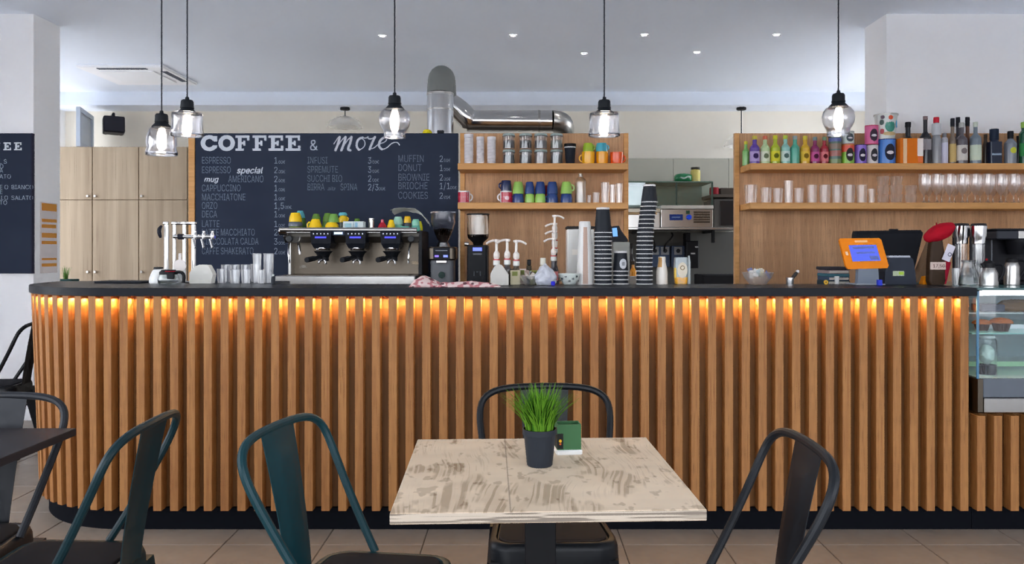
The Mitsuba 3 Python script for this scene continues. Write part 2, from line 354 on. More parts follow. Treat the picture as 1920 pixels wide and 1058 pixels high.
parts = [P('board', bx(X(366, BRD), X(859, BRD), BRD, PD + 0.02, 1.0, Z(250, BRD), 0.002), 'chalkboard', None, False),
         P('side_post', bx(X(354, BRD), X(366, BRD) - 0.001, BRD - 0.01, PD + 0.04, 0.955, Z(250, BRD), 0.002), 'shelf_wood', None, False, label='upright plywood edge')]
WHITE, DIM, MID = (196, 202, 212), (104, 114, 128), (132, 141, 154)
for ch, a, b in (('C', 377, 408), ('O', 410, 440), ('F', 441, 469), ('F', 473, 501), ('E', 503, 532), ('E', 535, 564)):
    g = affinity.scale(slab_letter(ch), bX(b) - bX(a), bz(254) - bz(283), origin=(0, 0)); g = affinity.translate(g, bX(a), bz(283))
    parts.append(P('chalk_letter', wall_poly(g, BRD), 'chalk', WHITE, False))
parts.append(P('chalk_ampersand', text('&', 0.078, bX(580), bz(282), BRD, sx=0.95), 'chalk', (170, 176, 188), False))
S = lambda *q: [(a, -b) for a, b in q]
more = [ (S((626, 270), (630, 264), (634, 258)), 1.6), (S((637, 257), (634, 269), (629, 282)), 4.5), (S((630, 280), (640, 264), (647, 257)), 1.8), (S((648, 257), (645, 269), (640, 282)), 4.5),
    (S((641, 280), (651, 264), (658, 257)), 1.8), (S((659, 257), (656, 270), (653, 280), (657, 282)), 4.5),
    (S((680, 258), (672, 262), (669, 274), (673, 281)), 4.2), (S((673, 281), (681, 277), (684, 266), (679, 259), (686, 259), (690, 256)), 1.8),
    (S((690, 256), (691, 260), (697, 260), (703, 257)), 2.2), (S((703, 257), (698, 268), (693, 280)), 4.2), (S((693, 279), (702, 277), (709, 271), (720, 267), (725, 261), (720, 258)), 1.8),
    (S((720, 258), (713, 264), (711, 274), (716, 280)), 4.4), (S((716, 280), (724, 278), (732, 271), (740, 267), (746, 268), (749, 272)), 2.0)]
g = unary_union([stroke(p, w) for p, w in more]); sc = BRD / F
g = affinity.affine_transform(g, [sc, 0, 0, sc, -VX * sc, H + VY * sc])
parts.append(P('chalk_script', wall_poly(g, BRD), 'chalk', (186, 190, 200), False, label='white handwritten word more'))
def line(s, px, py, h=11, col=DIM, sx=0.74, shear=0.0, bold=False):
    if h > 11.2 and len(s) > 3: h, sx = h + 1.2, sx * 0.72
    parts.append(P('chalk_line', text(s, h * BRD / F, bX(px), bz(py), BRD, bold, sx, shear), 'chalk', col, False))
def price(a, px, py, small='00€', col=MID):
    line(a, px, py, 12, col, 0.8); line(small, px + 9 + 6 * (len(a) - 1), py, 6, col, 0.8)
for s_, py, a in (('ESPRESSO', 307, '1'), ('ESPRESSO', 325, '2'), ('AMERICANO', 342, '2'), ('CAPPUCCINO', 359, '1'), ('MACCHIATONE', 376, '1'), ('ORZO', 392, '1,5'), ('DECA', 408, '1'), ('LATTE', 426, '1'), ('LATTE MACCHIATO', 442, '2'), ('CIOCCOLATA CALDA', 459, '3'), ('CAFFE SHAKERATO', 477, '2')):
    line(s_, 428 if s_ == 'AMERICANO' else 378, py, 11.5, sx=0.86 if len(s_) < 12 else 0.82); price(a, 513, py)
line('special', 443, 325, 11, WHITE, 0.95, 0.25, True); line('mug', 382, 341, 9.5, WHITE, 1.0, 0.25, True)
for s_, py, a in (('INFUSI', 307, '3'), ('SPREMUTE', 324, '3'), ('SUCCHI BIO', 341, '2'), ('BIRRA', 357, '2/3')):
    line(s_, 576, py, 11.5, (98, 108, 120), 0.86); price(a, 689, py)
line('alla', 614, 357, 7, (98, 108, 120), 0.9, 0.2); line('SPINA', 638, 357, 11.5, (98, 108, 120), 0.82)
for s_, py, a in (('MUFFIN', 304, '2'), ('DONUT', 321, '1'), ('BROWNIE', 339, '2'), ('BRIOCHE', 355, '1/1'), ('COOKIES', 373, '2')):
    line(s_, 746, py, 12, (98, 106, 120), 0.95); price(a, 823, py)
put('chalkboard', parts, 'large black chalkboard menu headed COFFEE & more behind the bar', 'chalkboard')

B2 = 6.074                                            # the small board on the left wall
parts = [P('board', bx(X(-110, B2), X(58, B2), B2, 6.099, Z(513, B2), Z(250, B2), 0.002), 'chalkboard', None, False), P('edge', bx(X(58, B2) + 0.001, X(61, B2), B2 - 0.004, 6.099, Z(513, B2), Z(250, B2)), 'plastic', (30, 30, 52), False)]
for ch, a in (('C', -74), ('O', -54), ('F', -34), ('F', -14), ('E', 6), ('E', 26)):
    g = affinity.scale(slab_letter(ch), X(15, B2) - X(0, B2), 15 * B2 / F, origin=(0, 0)); g = affinity.translate(g, X(a, B2), Z(282, B2))
    parts.append(P('chalk_letter', wall_poly(g, B2), 'chalk', (206, 212, 218), False))
for s_, px, py in (('L S', -2, 307), ('O', -1, 316), ('A', -1, 324), ('ATO', -1, 335), ('E O', -1, 355), ('BIANCO', 21, 355), ('E', -1, 364), ('LLO', -4, 375), ('SALATO', 21, 375), ('TO', -1, 384)):
    parts.append(P('chalk_line', text(s_, 8 * B2 / F, X(px, B2), Z(py, B2), B2, sx=0.95), 'chalk', (150, 160, 172), False))
put('chalkboard', parts, 'smaller dark blue menu board hanging on the left wall', 'chalkboard')
# notices on the end of the left wall
WX = X(63, 6.1)
def side_poly(y0, y1, z0, z1, t): return bx(WX, WX + t, y0, y1, z0, z1)
parts = [P('sheet', side_poly(6.18, 6.41, Z(512, 6.3), Z(380, 6.3), 0.002), 'matte', (214, 206, 204), False)]
for a, b in ((382, 396), (411, 417), (421, 428), (437, 446), (452, 458), (484, 488), (494, 500)):
    parts.append(P('printed_band', side_poly(6.20, 6.40 if a != 421 else 6.39, Z(b, 6.3), Z(a, 6.3), 0.0028), 'matte', (206, 142, 66), False))
put('notice', parts, 'paper notice with orange bands on the end of the left wall', 'notice')

# shelf units ------------------------------------------------------
SFD, SZ1, SZ2, STH = 5.72, Z(306, 5.72), Z(380, 5.72), 0.046
def shelf_unit(xa, xb, sa, sb, label, l1, l2):
    put('panel_board', [P('back_panel', bx(xa, xb, PD, PD + 0.03, 0.955, ztop, 0.002), 'panel_wood', None, False),
        P('edge_strip', bx(xa, xa + 0.035, PD - 0.012, PD - 0.001, 0.955, ztop, 0.002), 'shelf_wood', None, False), P('edge_strip', bx(xb - 0.035, xb, PD - 0.012, PD - 0.001, 0.955, ztop, 0.002), 'shelf_wood', None, False)], label, 'panel')
    put('shelf_board', [P('', bx(sa, sb, SFD, PD - 0.0125, SZ1 - STH, SZ1, 0.003), 'shelf_wood', None, False)], l1, 'shelf')
    put('shelf_board', [P('', bx(sa, sb, SFD, PD - 0.0125, SZ2 - STH, SZ2, 0.003), 'shelf_wood', None, False)], l2, 'shelf')
shelf_unit(X(863, PD), X(1178, PD), X(858, SFD), X(1178, SFD), 'brown wooden back panel right of the chalkboard, behind the mugs', 'upper wooden shelf with jars and yellow mugs right of the chalkboard', 'lower wooden shelf with blue and green mugs right of the chalkboard')
shelf_unit(X(1377, PD), 4.05, X(1407, SFD), 4.05, 'wide brown wooden back panel behind the bottles on the right', 'upper wooden shelf with bottles and tins on the right', 'lower wooden shelf with rows of glasses on the right')

# oak cupboards at the back left -----------------------------------
CD = 8.6
xs = [X(113, CD) - 0.16, X(173, CD), X(260, CD), X(351, CD)]
for i, lab in enumerate(('grey oak cupboard half hidden by the left wall', 'grey oak cupboard in the middle of the row of three', 'grey oak cupboard next to the chalkboard')):
    a, b = xs[i], xs[i + 1]; zm, zt = Z(375, CD), Z(275, CD)
    kx = b - 0.04 if i == 0 else a + 0.04
    knob = lambda z: mv(lathe([(0, 0), (0.012, 0), (0.008, 0.012), (0.016, 0.02), (0.012, 0.03), (0, 0.03)], 10), kx, CD, z, 0, 90)
    put('cupboard', [P('body', bx(a, b, CD + 0.022, 9.2, 0.05, zt), 'oak', None, False), P('door', bx(a + 0.004, b - 0.004, CD, CD + 0.02, zm + 0.004, zt - 0.004, 0.002), 'oak', None, False), P('door__knob', knob(Z(368, CD)), 'steel'),
        P('door', bx(a + 0.004, b - 0.004, CD, CD + 0.02, 0.1, zm - 0.004, 0.002), 'oak', None, False), P('door_001__knob', knob(Z(510, CD)), 'steel')], lab, 'cupboard', 'oak cupboards')

# ================================================================== tables and chairs
tw, td = 0.664, 0.651
parts = [P('tabletop', mv(bx(-tw / 2, tw / 2, -td / 2, td / 2, 0.726, 0.75, 0.0015), 0.049, 1.9955, 0, 2.2), 'table_top', None, False, label='whitewashed worn wooden tabletop'),
         P('pillar', bx(0.012, 0.088, 1.957, 2.033, 0.02, 0.72, 0.002), 'plastic', (18, 18, 20), False), P('mount_plate', bx(-0.15, 0.25, 1.83, 2.16, 0.718, 0.726), 'plastic', (18, 18, 20), False),
         P('base', bx(-0.17, 0.27, 1.775, 2.215, 0.0, 0.018, 0.003), 'plastic', (18, 18, 20), False)]
put('cafe_table', parts, 'square cafe table with a whitewashed worn wooden top and black pillar', 'table')
DX0, DX1, DY0, DY1 = X(143, 2.455) - 0.70, X(143, 2.455), 1.755, 2.455
parts = [P('tabletop', bx(DX0, DX1, DY0, DY1, 0.727, 0.75, 0.0015), 'plastic', (42, 40, 43), False), P('pillar', bx((DX0 + DX1) / 2 - 0.04, (DX0 + DX1) / 2 + 0.04, 2.065, 2.145, 0.02, 0.727), 'plastic', (18, 18, 20), False),
         P('base', bx((DX0 + DX1) / 2 - 0.22, (DX0 + DX1) / 2 + 0.22, 1.885, 2.325, 0.0, 0.018, 0.003), 'plastic', (18, 18, 20), False)]
put('cafe_table', parts, 'dark grey square cafe table at the left edge', 'table')

def splat_mesh(w0, w1, y0, z0, y1, z1):
    """sheet-metal back plate with a pressed panel, slightly dished"""
    n, m = 15, 25; v, f = [], []
    for j in range(m):
        t = j / (m - 1); w = w0 + (w1 - w0) * t
        for i in range(n):
            u = i / (n - 1) * 2 - 1
            y = y0 + (y1 - y0) * (t ** 1.25) + 0.008 * u * u
            inside = min(min(1 - abs(u) - 0.38, 0.12) / 0.12, min(t - 0.22, 0.88 - t) / 0.03)
            y -= 0.0035 * max(0, min(1, inside))
            v.append((u * w / 2, y, z0 + (z1 - z0) * t))
    N = n * m
    v += [(a, b + 0.0025, c) for a, b, c in v]
    for j in range(m - 1):
        for i in range(n - 1):
            a, b, c, d = j * n + i, j * n + i + 1, (j + 1) * n + i + 1, (j + 1) * n + i
            f += [(a, b, c), (a, c, d), (N + a, N + c, N + b), (N + a, N + d, N + c)]
    for j in range(m - 1):
        for i in (0, n - 1):
            a, d = j * n + i, (j + 1) * n + i; f += [(a, d, N + d), (a, N + d, N + a)]
    for i in range(n - 1):
        for j in (0, m - 1):
            a, b = j * n + i, j * n + i + 1; f += [(a, N + b, b), (a, N + a, N + b)]
    return TM(v, f)
def chair_parts(col, pad):
    """sheet-metal bistro chair that faces -y, seat centre above the origin"""
    pts = [(-0.176, 0.055, 0.445), (-0.190, 0.105, 0.53), (-0.207, 0.165, 0.64), (-0.219, 0.212, 0.735), (-0.208, 0.236, 0.790), (-0.166, 0.250, 0.818), (-0.09, 0.257, 0.829), (0, 0.259, 0.831)]
    pts = pts + [(-a, b, c) for a, b, c in pts[:-1][::-1]]
    parts = [P('back_loop', tube(spline(pts, 60), 0.0115, 10), 'painted_metal', col), P('backrest', splat_mesh(0.125, 0.165, 0.185, 0.44, 0.251, 0.826), 'painted_metal', col, 40)]
    def ring(w, d, r, z, y=0.0):
        q = np.array(rrect(w, d, r).exterior.coords)[:-1]
        q = q * np.c_[1 - 0.16 * np.clip((q[:, 1] / d + 0.5), 0, 1), np.ones(len(q))]
        return np.c_[q[:, 0], q[:, 1] + y, np.full(len(q), z)]
    rings = [ring(0.398, 0.378, 0.07, 0.385), ring(0.392, 0.372, 0.07, 0.43), ring(0.382, 0.362, 0.07, 0.445), ring(0.366, 0.346, 0.065, 0.450), ring(0.346, 0.326, 0.06, 0.449), ring(0.336, 0.316, 0.055, 0.442), ring(0.30, 0.28, 0.04, 0.4415)]
    parts += [P('seat', ring_loft(rings), 'painted_metal', col, 40)]
    pr = [ring(0.330, 0.310, 0.055, 0.4425), ring(0.330, 0.310, 0.055, 0.449), ring(0.322, 0.302, 0.05, 0.4535), ring(0.2, 0.2, 0.04, 0.456)]
    parts += [P('seat_pad', ring_loft(pr), 'matte', pad, 50, label='dark seat pad')]
    for sx in (-1, 1):
        for sy, yt, yb in ((-1, -0.15, -0.20), (1, 0.15, 0.215)):
            xt, xb = 0.155, 0.198; rr = []
            for z, k in ((0.40, 0), (0.2, 0.5), (0.012, 1)):
                x, y, h = sx * (xt + (xb - xt) * k), yt + (yb - yt) * k, 0.030 - 0.014 * k
                rr.append(np.array([(x - h, y - h, z), (x + h, y - h, z), (x + h, y + h, z), (x - h, y + h, z)])[::-1])
            parts.append(P('leg', ring_loft(rr[::-1][:3]), 'painted_metal', col, False))
            parts.append(P('foot_cap', bx(sx * xb - 0.019, sx * xb + 0.019, yb - 0.019, yb + 0.019, 0, 0.014, 0.003), 'plastic', (18, 18, 18), False))
    for sx in (-1, 1): parts.append(P('brace', tube([(sx * 0.17, 0.17, 0.26), (sx * 0.165, 0, 0.33), (sx * 0.17, -0.165, 0.26)], 0.006, 6), 'painted_metal', col))
    return parts
TEAL, TEAL2, GREY, GUN, BLK = (14, 50, 56), (12, 38, 43), (24, 27, 31), (14, 17, 21), (10, 12, 16)
PADB, PADK = (46, 37, 32), (26, 26, 31)
CH = 'chair'; teal = chair_parts(TEAL, PADK); teal2 = chair_parts(TEAL2, PADK)
put('bistro_chair', teal, 'worn teal metal chair with rounded back loop left of the whitewashed table', CH, 'metal bistro chairs', x=-0.392, y=2.072, rz=77.5)
put('bistro_chair', teal2, 'dark teal metal chair pulled up to the dark grey table', CH, 'metal bistro chairs', x=-1.252, y=2.165, rz=-88)
put('bistro_chair', chair_parts(GUN, PADB), 'gunmetal chair with brown pad behind the potted grass, facing the viewer', CH, 'metal bistro chairs', x=0.093, y=2.479, rz=2.2)
put('bistro_chair', chair_parts(GREY, PADK), 'charcoal metal chair on the right of the whitewashed table', CH, 'metal bistro chairs', x=0.437, y=1.928, rz=-89)
put('bistro_chair', chair_parts((36, 38, 42), PADK), 'grey metal chair on the far side of the dark grey table', CH, 'metal bistro chairs', x=-1.655, y=2.307, rz=2.1)
put('bistro_chair', chair_parts(BLK, PADK), 'black metal chair standing alone by the left wall under the menu board', CH, 'metal bistro chairs', x=-3.36, y=5.1, rz=-80)

# potted grass and sugar caddy on the table ------------------------
def grass(n, h, spread, r0):
    v, f = [], []
    for k in range(n):
        a = RNG.uniform(0, 2 * math.pi); rr = r0 * math.sqrt(RNG.uniform()); out = spread * RNG.uniform(0.25, 1.0) * (0.4 + 0.6 * rr / r0); hh = h * RNG.uniform(0.62, 1.0)
        b = a + RNG.uniform(-0.5, 0.5); tx, ty = -math.sin(b), math.cos(b); base = len(v)
        for i in range(5):
            t = i / 4; w = 0.0021 * (1 - t) ** 0.8 + 0.0002
            x = rr * math.cos(a) + out * math.cos(b) * t ** 1.7; y = rr * math.sin(a) + out * math.sin(b) * t ** 1.7; z = hh * (t - 0.16 * (out / spread) * t * t)
            v += [(x - tx * w, y - ty * w, z), (x + tx * w, y + ty * w, z)]
        for i in range(4):
            q = base + 2 * i; f += [(q, q + 1, q + 3), (q, q + 3, q + 2)]
    return TM(v, f)
px, py = X(1012, 2.03), 2.03
pot = lathe([(0, 0), (0.030, 0), (0.0325, 0.003), (0.0405, 0.079), (0.044, 0.080), (0.044, 0.094), (0.041, 0.094), (0.0395, 0.082), (0, 0.080)], 32)
put('potted_grass', [P('pot', pot, 'plastic', (38, 42, 48)), P('soil', cyl(0.0385, 0.078, 0.084, 20), 'matte', (50, 38, 28)),
    P('grass', mv(grass(260, 0.128, 0.098, 0.034), 0, 0, 0.084), 'leaf', (106, 154, 48), False, label={'label': 'tuft of thin green blades', 'kind': 'stuff'}), P('grass', mv(grass(170, 0.115, 0.062, 0.030), 0, 0, 0.084), 'leaf', (58, 104, 30), False, label={'label': 'darker green blades', 'kind': 'stuff'})],
    'potted green grass in a dark grey pot on the whitewashed table', 'plant', x=px, y=py, z=0.75)
q = sbox(-0.03, -0.022, 0.03, 0.022).difference(sbox(-0.0275, -0.0195, 0.0275, 0.0195))
parts = [P('tray', rbox(0.066, 0.058, 0.0, 0.012, 0.006, 0.002), 'gloss', (214, 214, 210)), P('box', mv(extr(q, 0.062), 0, 0, 0.012), 'plastic', (60, 100, 64), False), P('box_floor', bx(-0.0275, 0.0275, -0.0195, 0.0195, 0.012, 0.05), 'matte', (40, 60, 40), False),
         P('black_panel', bx(-0.0303, -0.0300, -0.021, 0.021, 0.014, 0.05), 'plastic', (24, 24, 24), False), P('black_panel', bx(-0.03, -0.015, -0.0226, -0.0221, 0.014, 0.052), 'plastic', (26, 28, 24), False),
         P('yellow_mark', mv(cyl(0.0038, 0, 0.0006, 10), -0.0225, -0.0227, 0.034, rx=90), 'plastic', (226, 170, 40), False), P('red_mark', mv(cyl(0.0026, 0, 0.0006, 10), -0.0225, -0.0227, 0.0265, rx=90), 'plastic', (200, 90, 40), False)]
put('sugar_caddy', parts, 'small green box caddy on a white tray behind the potted grass', 'caddy', x=X(1065, 2.15), y=2.16, z=0.75, rz=6, s=1.08)

# ================================================================== pendant lamps
def pendant(px, d, ztop_px, kind, label):
    """ztop_px: pixel height of the top of the black cap"""
    zt = Z(ztop_px, d); x = X(px, d); k = d / 3.95
    cap = lathe([(0, 0), (0.008, 0), (0.010, -0.012), (0.026, -0.016), (0.030, -0.024), (0.031, -0.050), (0.033, -0.052), (0.033, -0.056), (0.030, -0.058), (0.031, -0.062), (0.046, -0.078), (0.047, -0.083), (0.030, -0.083), (0, -0.08)][::-1], 28)
    if kind == 'globe':
        o = [(0.044, -0.078), (0.060, -0.088), (0.073, -0.106), (0.078, -0.130), (0.075, -0.154), (0.066, -0.175), (0.057, -0.190), (0.053, -0.204), (0.055, -0.222)]
    elif kind == 'cylinder':
        o = [(0.044, -0.076), (0.066, -0.078), (0.073, -0.083), (0.073, -0.12), (0.074, -0.160), (0.079, -0.180), (0.078, -0.192)]
    else:
        o = [(0.040, -0.078), (0.056, -0.090), (0.066, -0.112), (0.070, -0.140), (0.071, -0.165), (0.068, -0.182), (0.075, -0.205), (0.074, -0.218)]
    sh = lathe(o + [(r - 0.003, z) for r, z in o[::-1]], 36, closed=True)
    if sh.volume < 0: sh.invert()
    bulb = lathe([(0.0, -0.196), (0.012, -0.194), (0.019, -0.180), (0.023, -0.150), (0.021, -0.115), (0.013, -0.088), (0, -0.086)], 18)
    zl = zt - H + H
    put('pendant_lamp', [P('ceiling_rose', cyl(0.05, (CZ - zt) / k - 0.025, (CZ - zt) / k - 0.0005, 24, 0.004), 'plastic', (26, 27, 30)), P('cord', cyl(0.0035, 0.0, (CZ - zt) / k - 0.02, 8), 'plastic', (40, 44, 50)), P('socket', cap, 'plastic', (24, 28, 32), 30), P('glass_shade', sh, 'lamp_glass', None, True),
        P('bulb', bulb, 'lamp_body', None, True, emit(*BULB))], label, 'pendant lamp', 'glass pendant lamps over the bar', x=x, y=d, z=zt, s=k)
pendant(303, 4.40, 208, 'bell', 'bell shaped glass pendant, lowest and leftmost of the five over the bar')
pendant(351, 3.95, 182, 'cylinder', 'wide cylinder glass pendant above the left end of the chalkboard')
pendant(740, 3.95, 174, 'globe', 'globe glass pendant hanging in front of the word more on the chalkboard')
pendant(1133, 3.95, 182, 'cylinder', 'cylinder glass pendant hanging before the mug shelf')
pendant(1572, 3.95, 170, 'globe', 'globe glass pendant hanging before the bottle shelf')

# small lamps behind the partition
for pxx, lab in ((647, 'small clear dome pendant hanging behind the chalkboard'), (1390, 'small pendant on a thin cord behind the bottle shelf unit')):
    d = 9.25; sh = lathe([(0.03, 0), (0.10, -0.02), (0.17, -0.06), (0.20, -0.13), (0.196, -0.13), (0.166, -0.063), (0.098, -0.024), (0.03, -0.004)], 24, True)
    if sh.volume < 0: sh.invert()
    drop = 0.10 if pxx == 647 else 0.32
    put('dome_pendant', [P('canopy', cyl(0.055, -0.03, -0.0005, 20, 0.004), 'plastic', (26, 26, 28)), P('cord', cyl(0.006, -drop, -0.03, 8), 'plastic', (70, 74, 76)), P('glass_shade', mv(sh, 0, 0, -drop), 'clear_sheet', None, True)],
        lab, 'pendant lamp', x=X(pxx, d), y=d, z=2.95)
# ceiling downlights
for pxx, pyy, lab in ((717, 67, 'left end of the front row of four ceiling downlights'), (962, 66, 'second from the left in the front row of ceiling downlights'), (1208, 65, 'third from the left in the front row of ceiling downlights'), (1456, 65, 'right end of the front row of four ceiling downlights'),
                      (1095, 100, 'left one of the two rear ceiling downlights'), (1307, 98, 'right one of the two rear ceiling downlights')):
    d = (CZ - H) * F / (VY - pyy)
    put('downlight', [P('rim', mv(lathe([(0.022, 0), (0.034, 0), (0.033, -0.006), (0.022, -0.005)], 24, True), 0, 0, -0.0005), 'plastic', (236, 236, 234)), P('lens', mv(cyl(0.0245, -0.0035, -0.001, 20), 0, 0, 0), 'lamp_body', None, False, emit(*DOWN))],
        lab, 'downlight', 'round ceiling downlights', x=X(pxx, d), y=d, z=CZ)

# ceiling cassette, speaker, duct ---------------------------------
cx, cy = -3.88, 8.16
parts = [P('panel', bx(-0.42, 0.42, -0.42, 0.42, -0.03, -0.0005, 0.008), 'matte', (240, 241, 243), False), P('grille', bx(-0.27, 0.27, -0.27, 0.27, -0.042, -0.03, 0.004), 'matte', (236, 238, 240), False)]
for a in (0, 1): parts.append(P('air_slot', mv(bx(-0.24, 0.24, -0.385, -0.33, -0.034, -0.0295), rz=90 * a), 'plastic', (70, 78, 92), False))
put('ceiling_air_conditioner', parts, 'square white air conditioner cassette in the ceiling at the left', 'air conditioner', x=cx, y=cy, z=CZ)
d = 9.2; parts = [P('cabinet', bx(-0.11, 0.11, -0.09, 0.07, -0.095, 0.095, 0.012), 'plastic', (40, 40, 48), False), P('grille', bx(-0.098, 0.098, -0.096, -0.09, -0.083, 0.083, 0.002), 'matte', (46, 46, 54), False), P('bracket', cat(tube([(0, 0, 0.09), (0, 0.0, 0.14), (0, 0.30, 0.14)], 0.016, 8), mv(cyl(0.05, 0, 0.02, 16), 0, 0.30, 0.14, rx=90)), 'plastic', (34, 34, 40))]
put('loudspeaker', parts, 'small black loudspeaker on the wall above the oak cupboards', 'loudspeaker', x=X(213, d), y=9.2, z=Z(236, d), rz=32, rx=-6)
vx = X(825.5, 7.2); r = 0.118; dz = 2.845 - r
parts = [P('riser', tube([(vx, 7.2, 0.02), (vx, 7.2, Z(176, 7.2))], r, 28), 'chrome', None, 40), P('joint_band', tube([(vx, 7.2, Z(208, 7.2)), (vx, 7.2, Z(205, 7.2))], r + 0.004, 28), 'steel', None, 40), P('joint_band', tube([(vx, 7.2, Z(179, 7.2)), (vx, 7.2, Z(175, 7.2))], r + 0.004, 28), 'steel', None, 40),
    P('elbow', tube([(vx, 7.2 + 0.17 * (1 - math.cos(t)), Z(176, 7.2) + 0.17 * math.sin(t)) for t in np.linspace(0, math.pi * 0.9, 14)], r, 28), 'plastic', (120, 124, 122), 40, label='grey elbow'),
    P('down_leg', tube(spline([(vx, 7.53, Z(176, 7.2) - 0.03), (vx + 0.06, 7.56, Z(195, 7.56)), (vx + 0.22, 7.58, Z(222, 7.58)), (X(880, 7.6), 7.6, Z(228, 7.6))], 16), 0.10, 24), 'chrome', None, 40),
    P('run', tube([(X(876, 7.6), 7.6, Z(227, 7.6)), (X(1035, 7.6), 7.6, Z(227, 7.6))], 0.10, 28), 'chrome', None, 40),
    P('joint_band', tube([(X(1009, 7.6), 7.6, Z(227, 7.6)), (X(1013, 7.6), 7.6, Z(227, 7.6))], 0.104, 28), 'steel', None, 40),
    P('end_elbow', tube(spline([(X(1035, 7.6), 7.6, Z(227, 7.6)), (X(1052, 7.6), 7.63, Z(229, 7.6)), (X(1058, 7.6), 7.72, Z(240, 7.6)), (X(1058, 7.6), 7.8, Z(262, 7.6))], 14), 0.10, 24), 'steel', None, 40)]
put('ventilation_duct', parts, 'silver ventilation duct bending over behind the chalkboard and mug shelf', 'duct')

# ================================================================== crockery, bottles, glasses
def cup_parts(r0, r1, h, col, handle=True, hz=0.5, ang=0.0, inner=None, m='gloss'):
    t = 0.0035
    body = lathe([(0, 0), (r0 - 0.003, 0), (r0, 0.004), (r0 + (r1 - r0) * 0.55 + 0.002, h * 0.5), (r1, h), (r1 - t, h), (r0 + (r1 - r0) * 0.55 - t, h * 0.5), (r0 - t, 0.007), (0, 0.006)], 24)
    p = [P('body', body, m, col, 40)]
    if handle:
        rm = r0 + (r1 - r0) * hz; R = h * 0.27
        a = np.linspace(-1.45, 1.45, 10)
        q = np.c_[rm - 0.004 + R * 0.95 * np.cos(a), np.zeros(10), h * hz + R * np.sin(a)]
        p.append(P('handle', mv(tube(q, 0.0055, 7), rz=ang), m, col))
    return p
def cup_at(name, a, b, top, base_z, d, col, label, group, flip=False, ang=0.0, handle=True, taper=0.8, catg='mug', h=None, y=None):
    r = (b - a) / 2 * d / F; h = h or Z(top, d) - base_z
    pr = cup_parts(r * taper, r, h, col, handle, ang=-ang if flip else ang)
    return put(name, pr, label, catg, group, x=X((a + b) / 2, d), y=d, z=base_z + (h if flip else 0), rx=180 if flip else 0)
def decal(r, cz, ru, rv, n=20, off=0.0006, ang=0.0):
    """round mark lying on the front of a cylinder of radius r"""
    v = [((r + off) * math.sin(ang), -(r + off) * math.cos(ang), cz)]
    for k in range(n):
        a = 2 * math.pi * k / n; u = ang + ru * math.cos(a) / r; v.append(((r + off) * math.sin(u), -(r + off) * math.cos(u), cz + rv * math.sin(a)))
    c = np.array(v); inner = (c[1:] - c[0]) * 0.5 + c[0]; rr = np.hypot(inner[:, 0], inner[:, 1]); inner[:, :2] *= ((r + off) / rr)[:, None]
    v = np.vstack([c, inner]); f = []
    for k in range(n):
        q = (k + 1) % n; f += [(0, n + 1 + k, n + 1 + q), (n + 1 + k, 1 + k, 1 + q), (n + 1 + k, 1 + q, n + 1 + q)]
    return TM(v, f)
def band(r, z0, z1, off=0.0007, a0=-180, a1=180, n=24):
    a = np.radians(np.linspace(a0, a1, n)); v = [((r + off) * math.sin(t), -(r + off) * math.cos(t), z) for z in (z0, z1) for t in a]
    return TM(v, [f for k in range(n - 1) for f in ((k, k + 1, n + k + 1), (k, n + k + 1, n + k))])
def tumbler(r0, r1, h, t=0.0022, n=20):
    """a thin glass: wall, thick foot and a rounded lip"""
    return cat(lathe([(0, 0.0005), (r0 - 0.001, 0.0005), (r0, 0.002), (r1, h - 0.001)], n), lathe([(r0 - t, 0.007), (0, 0.006)], n), lathe([(r1, h - 0.0012), (r1 - t / 2, h), (r1 - t, h - 0.0012), (r1 - t / 2, h - 0.002)], n, True))
def wine_glass(R, h, n=20):
    return lathe([(0, 0.0005), (R * 0.92, 0.0005), (R * 0.92, 0.002), (R * 0.35, 0.008), (0.005, 0.022), (0.0036, h * 0.24), (R * 0.5, h * 0.36), (R * 0.84, h * 0.5), (R * 0.90, h * 0.72), (R * 0.84, h - 0.001), (R * 0.84 - 0.0015, h), (R * 0.84 - 0.003, h - 0.001)], n)
_tc = {}
def glass_at(a, b, top, base_z, d, label, group, name='tumbler', kind='tumbler', catg='glass', flip=False, taper=0.85, h=None):
    r = round((b - a) / 2 * d / F, 4); h = round(h or Z(top, d) - base_z, 3); k = (kind, r, h, taper)
    if k not in _tc: _tc[k] = tumbler(r * taper, r, h) if kind == 'tumbler' else wine_glass(r, h)
    return put(name, [P('', _tc[k], 'clear_sheet', None, 50)], label, catg, group, x=X((a + b) / 2, d), y=d, z=base_z + (h if flip else 0), rx=180 if flip else 0)
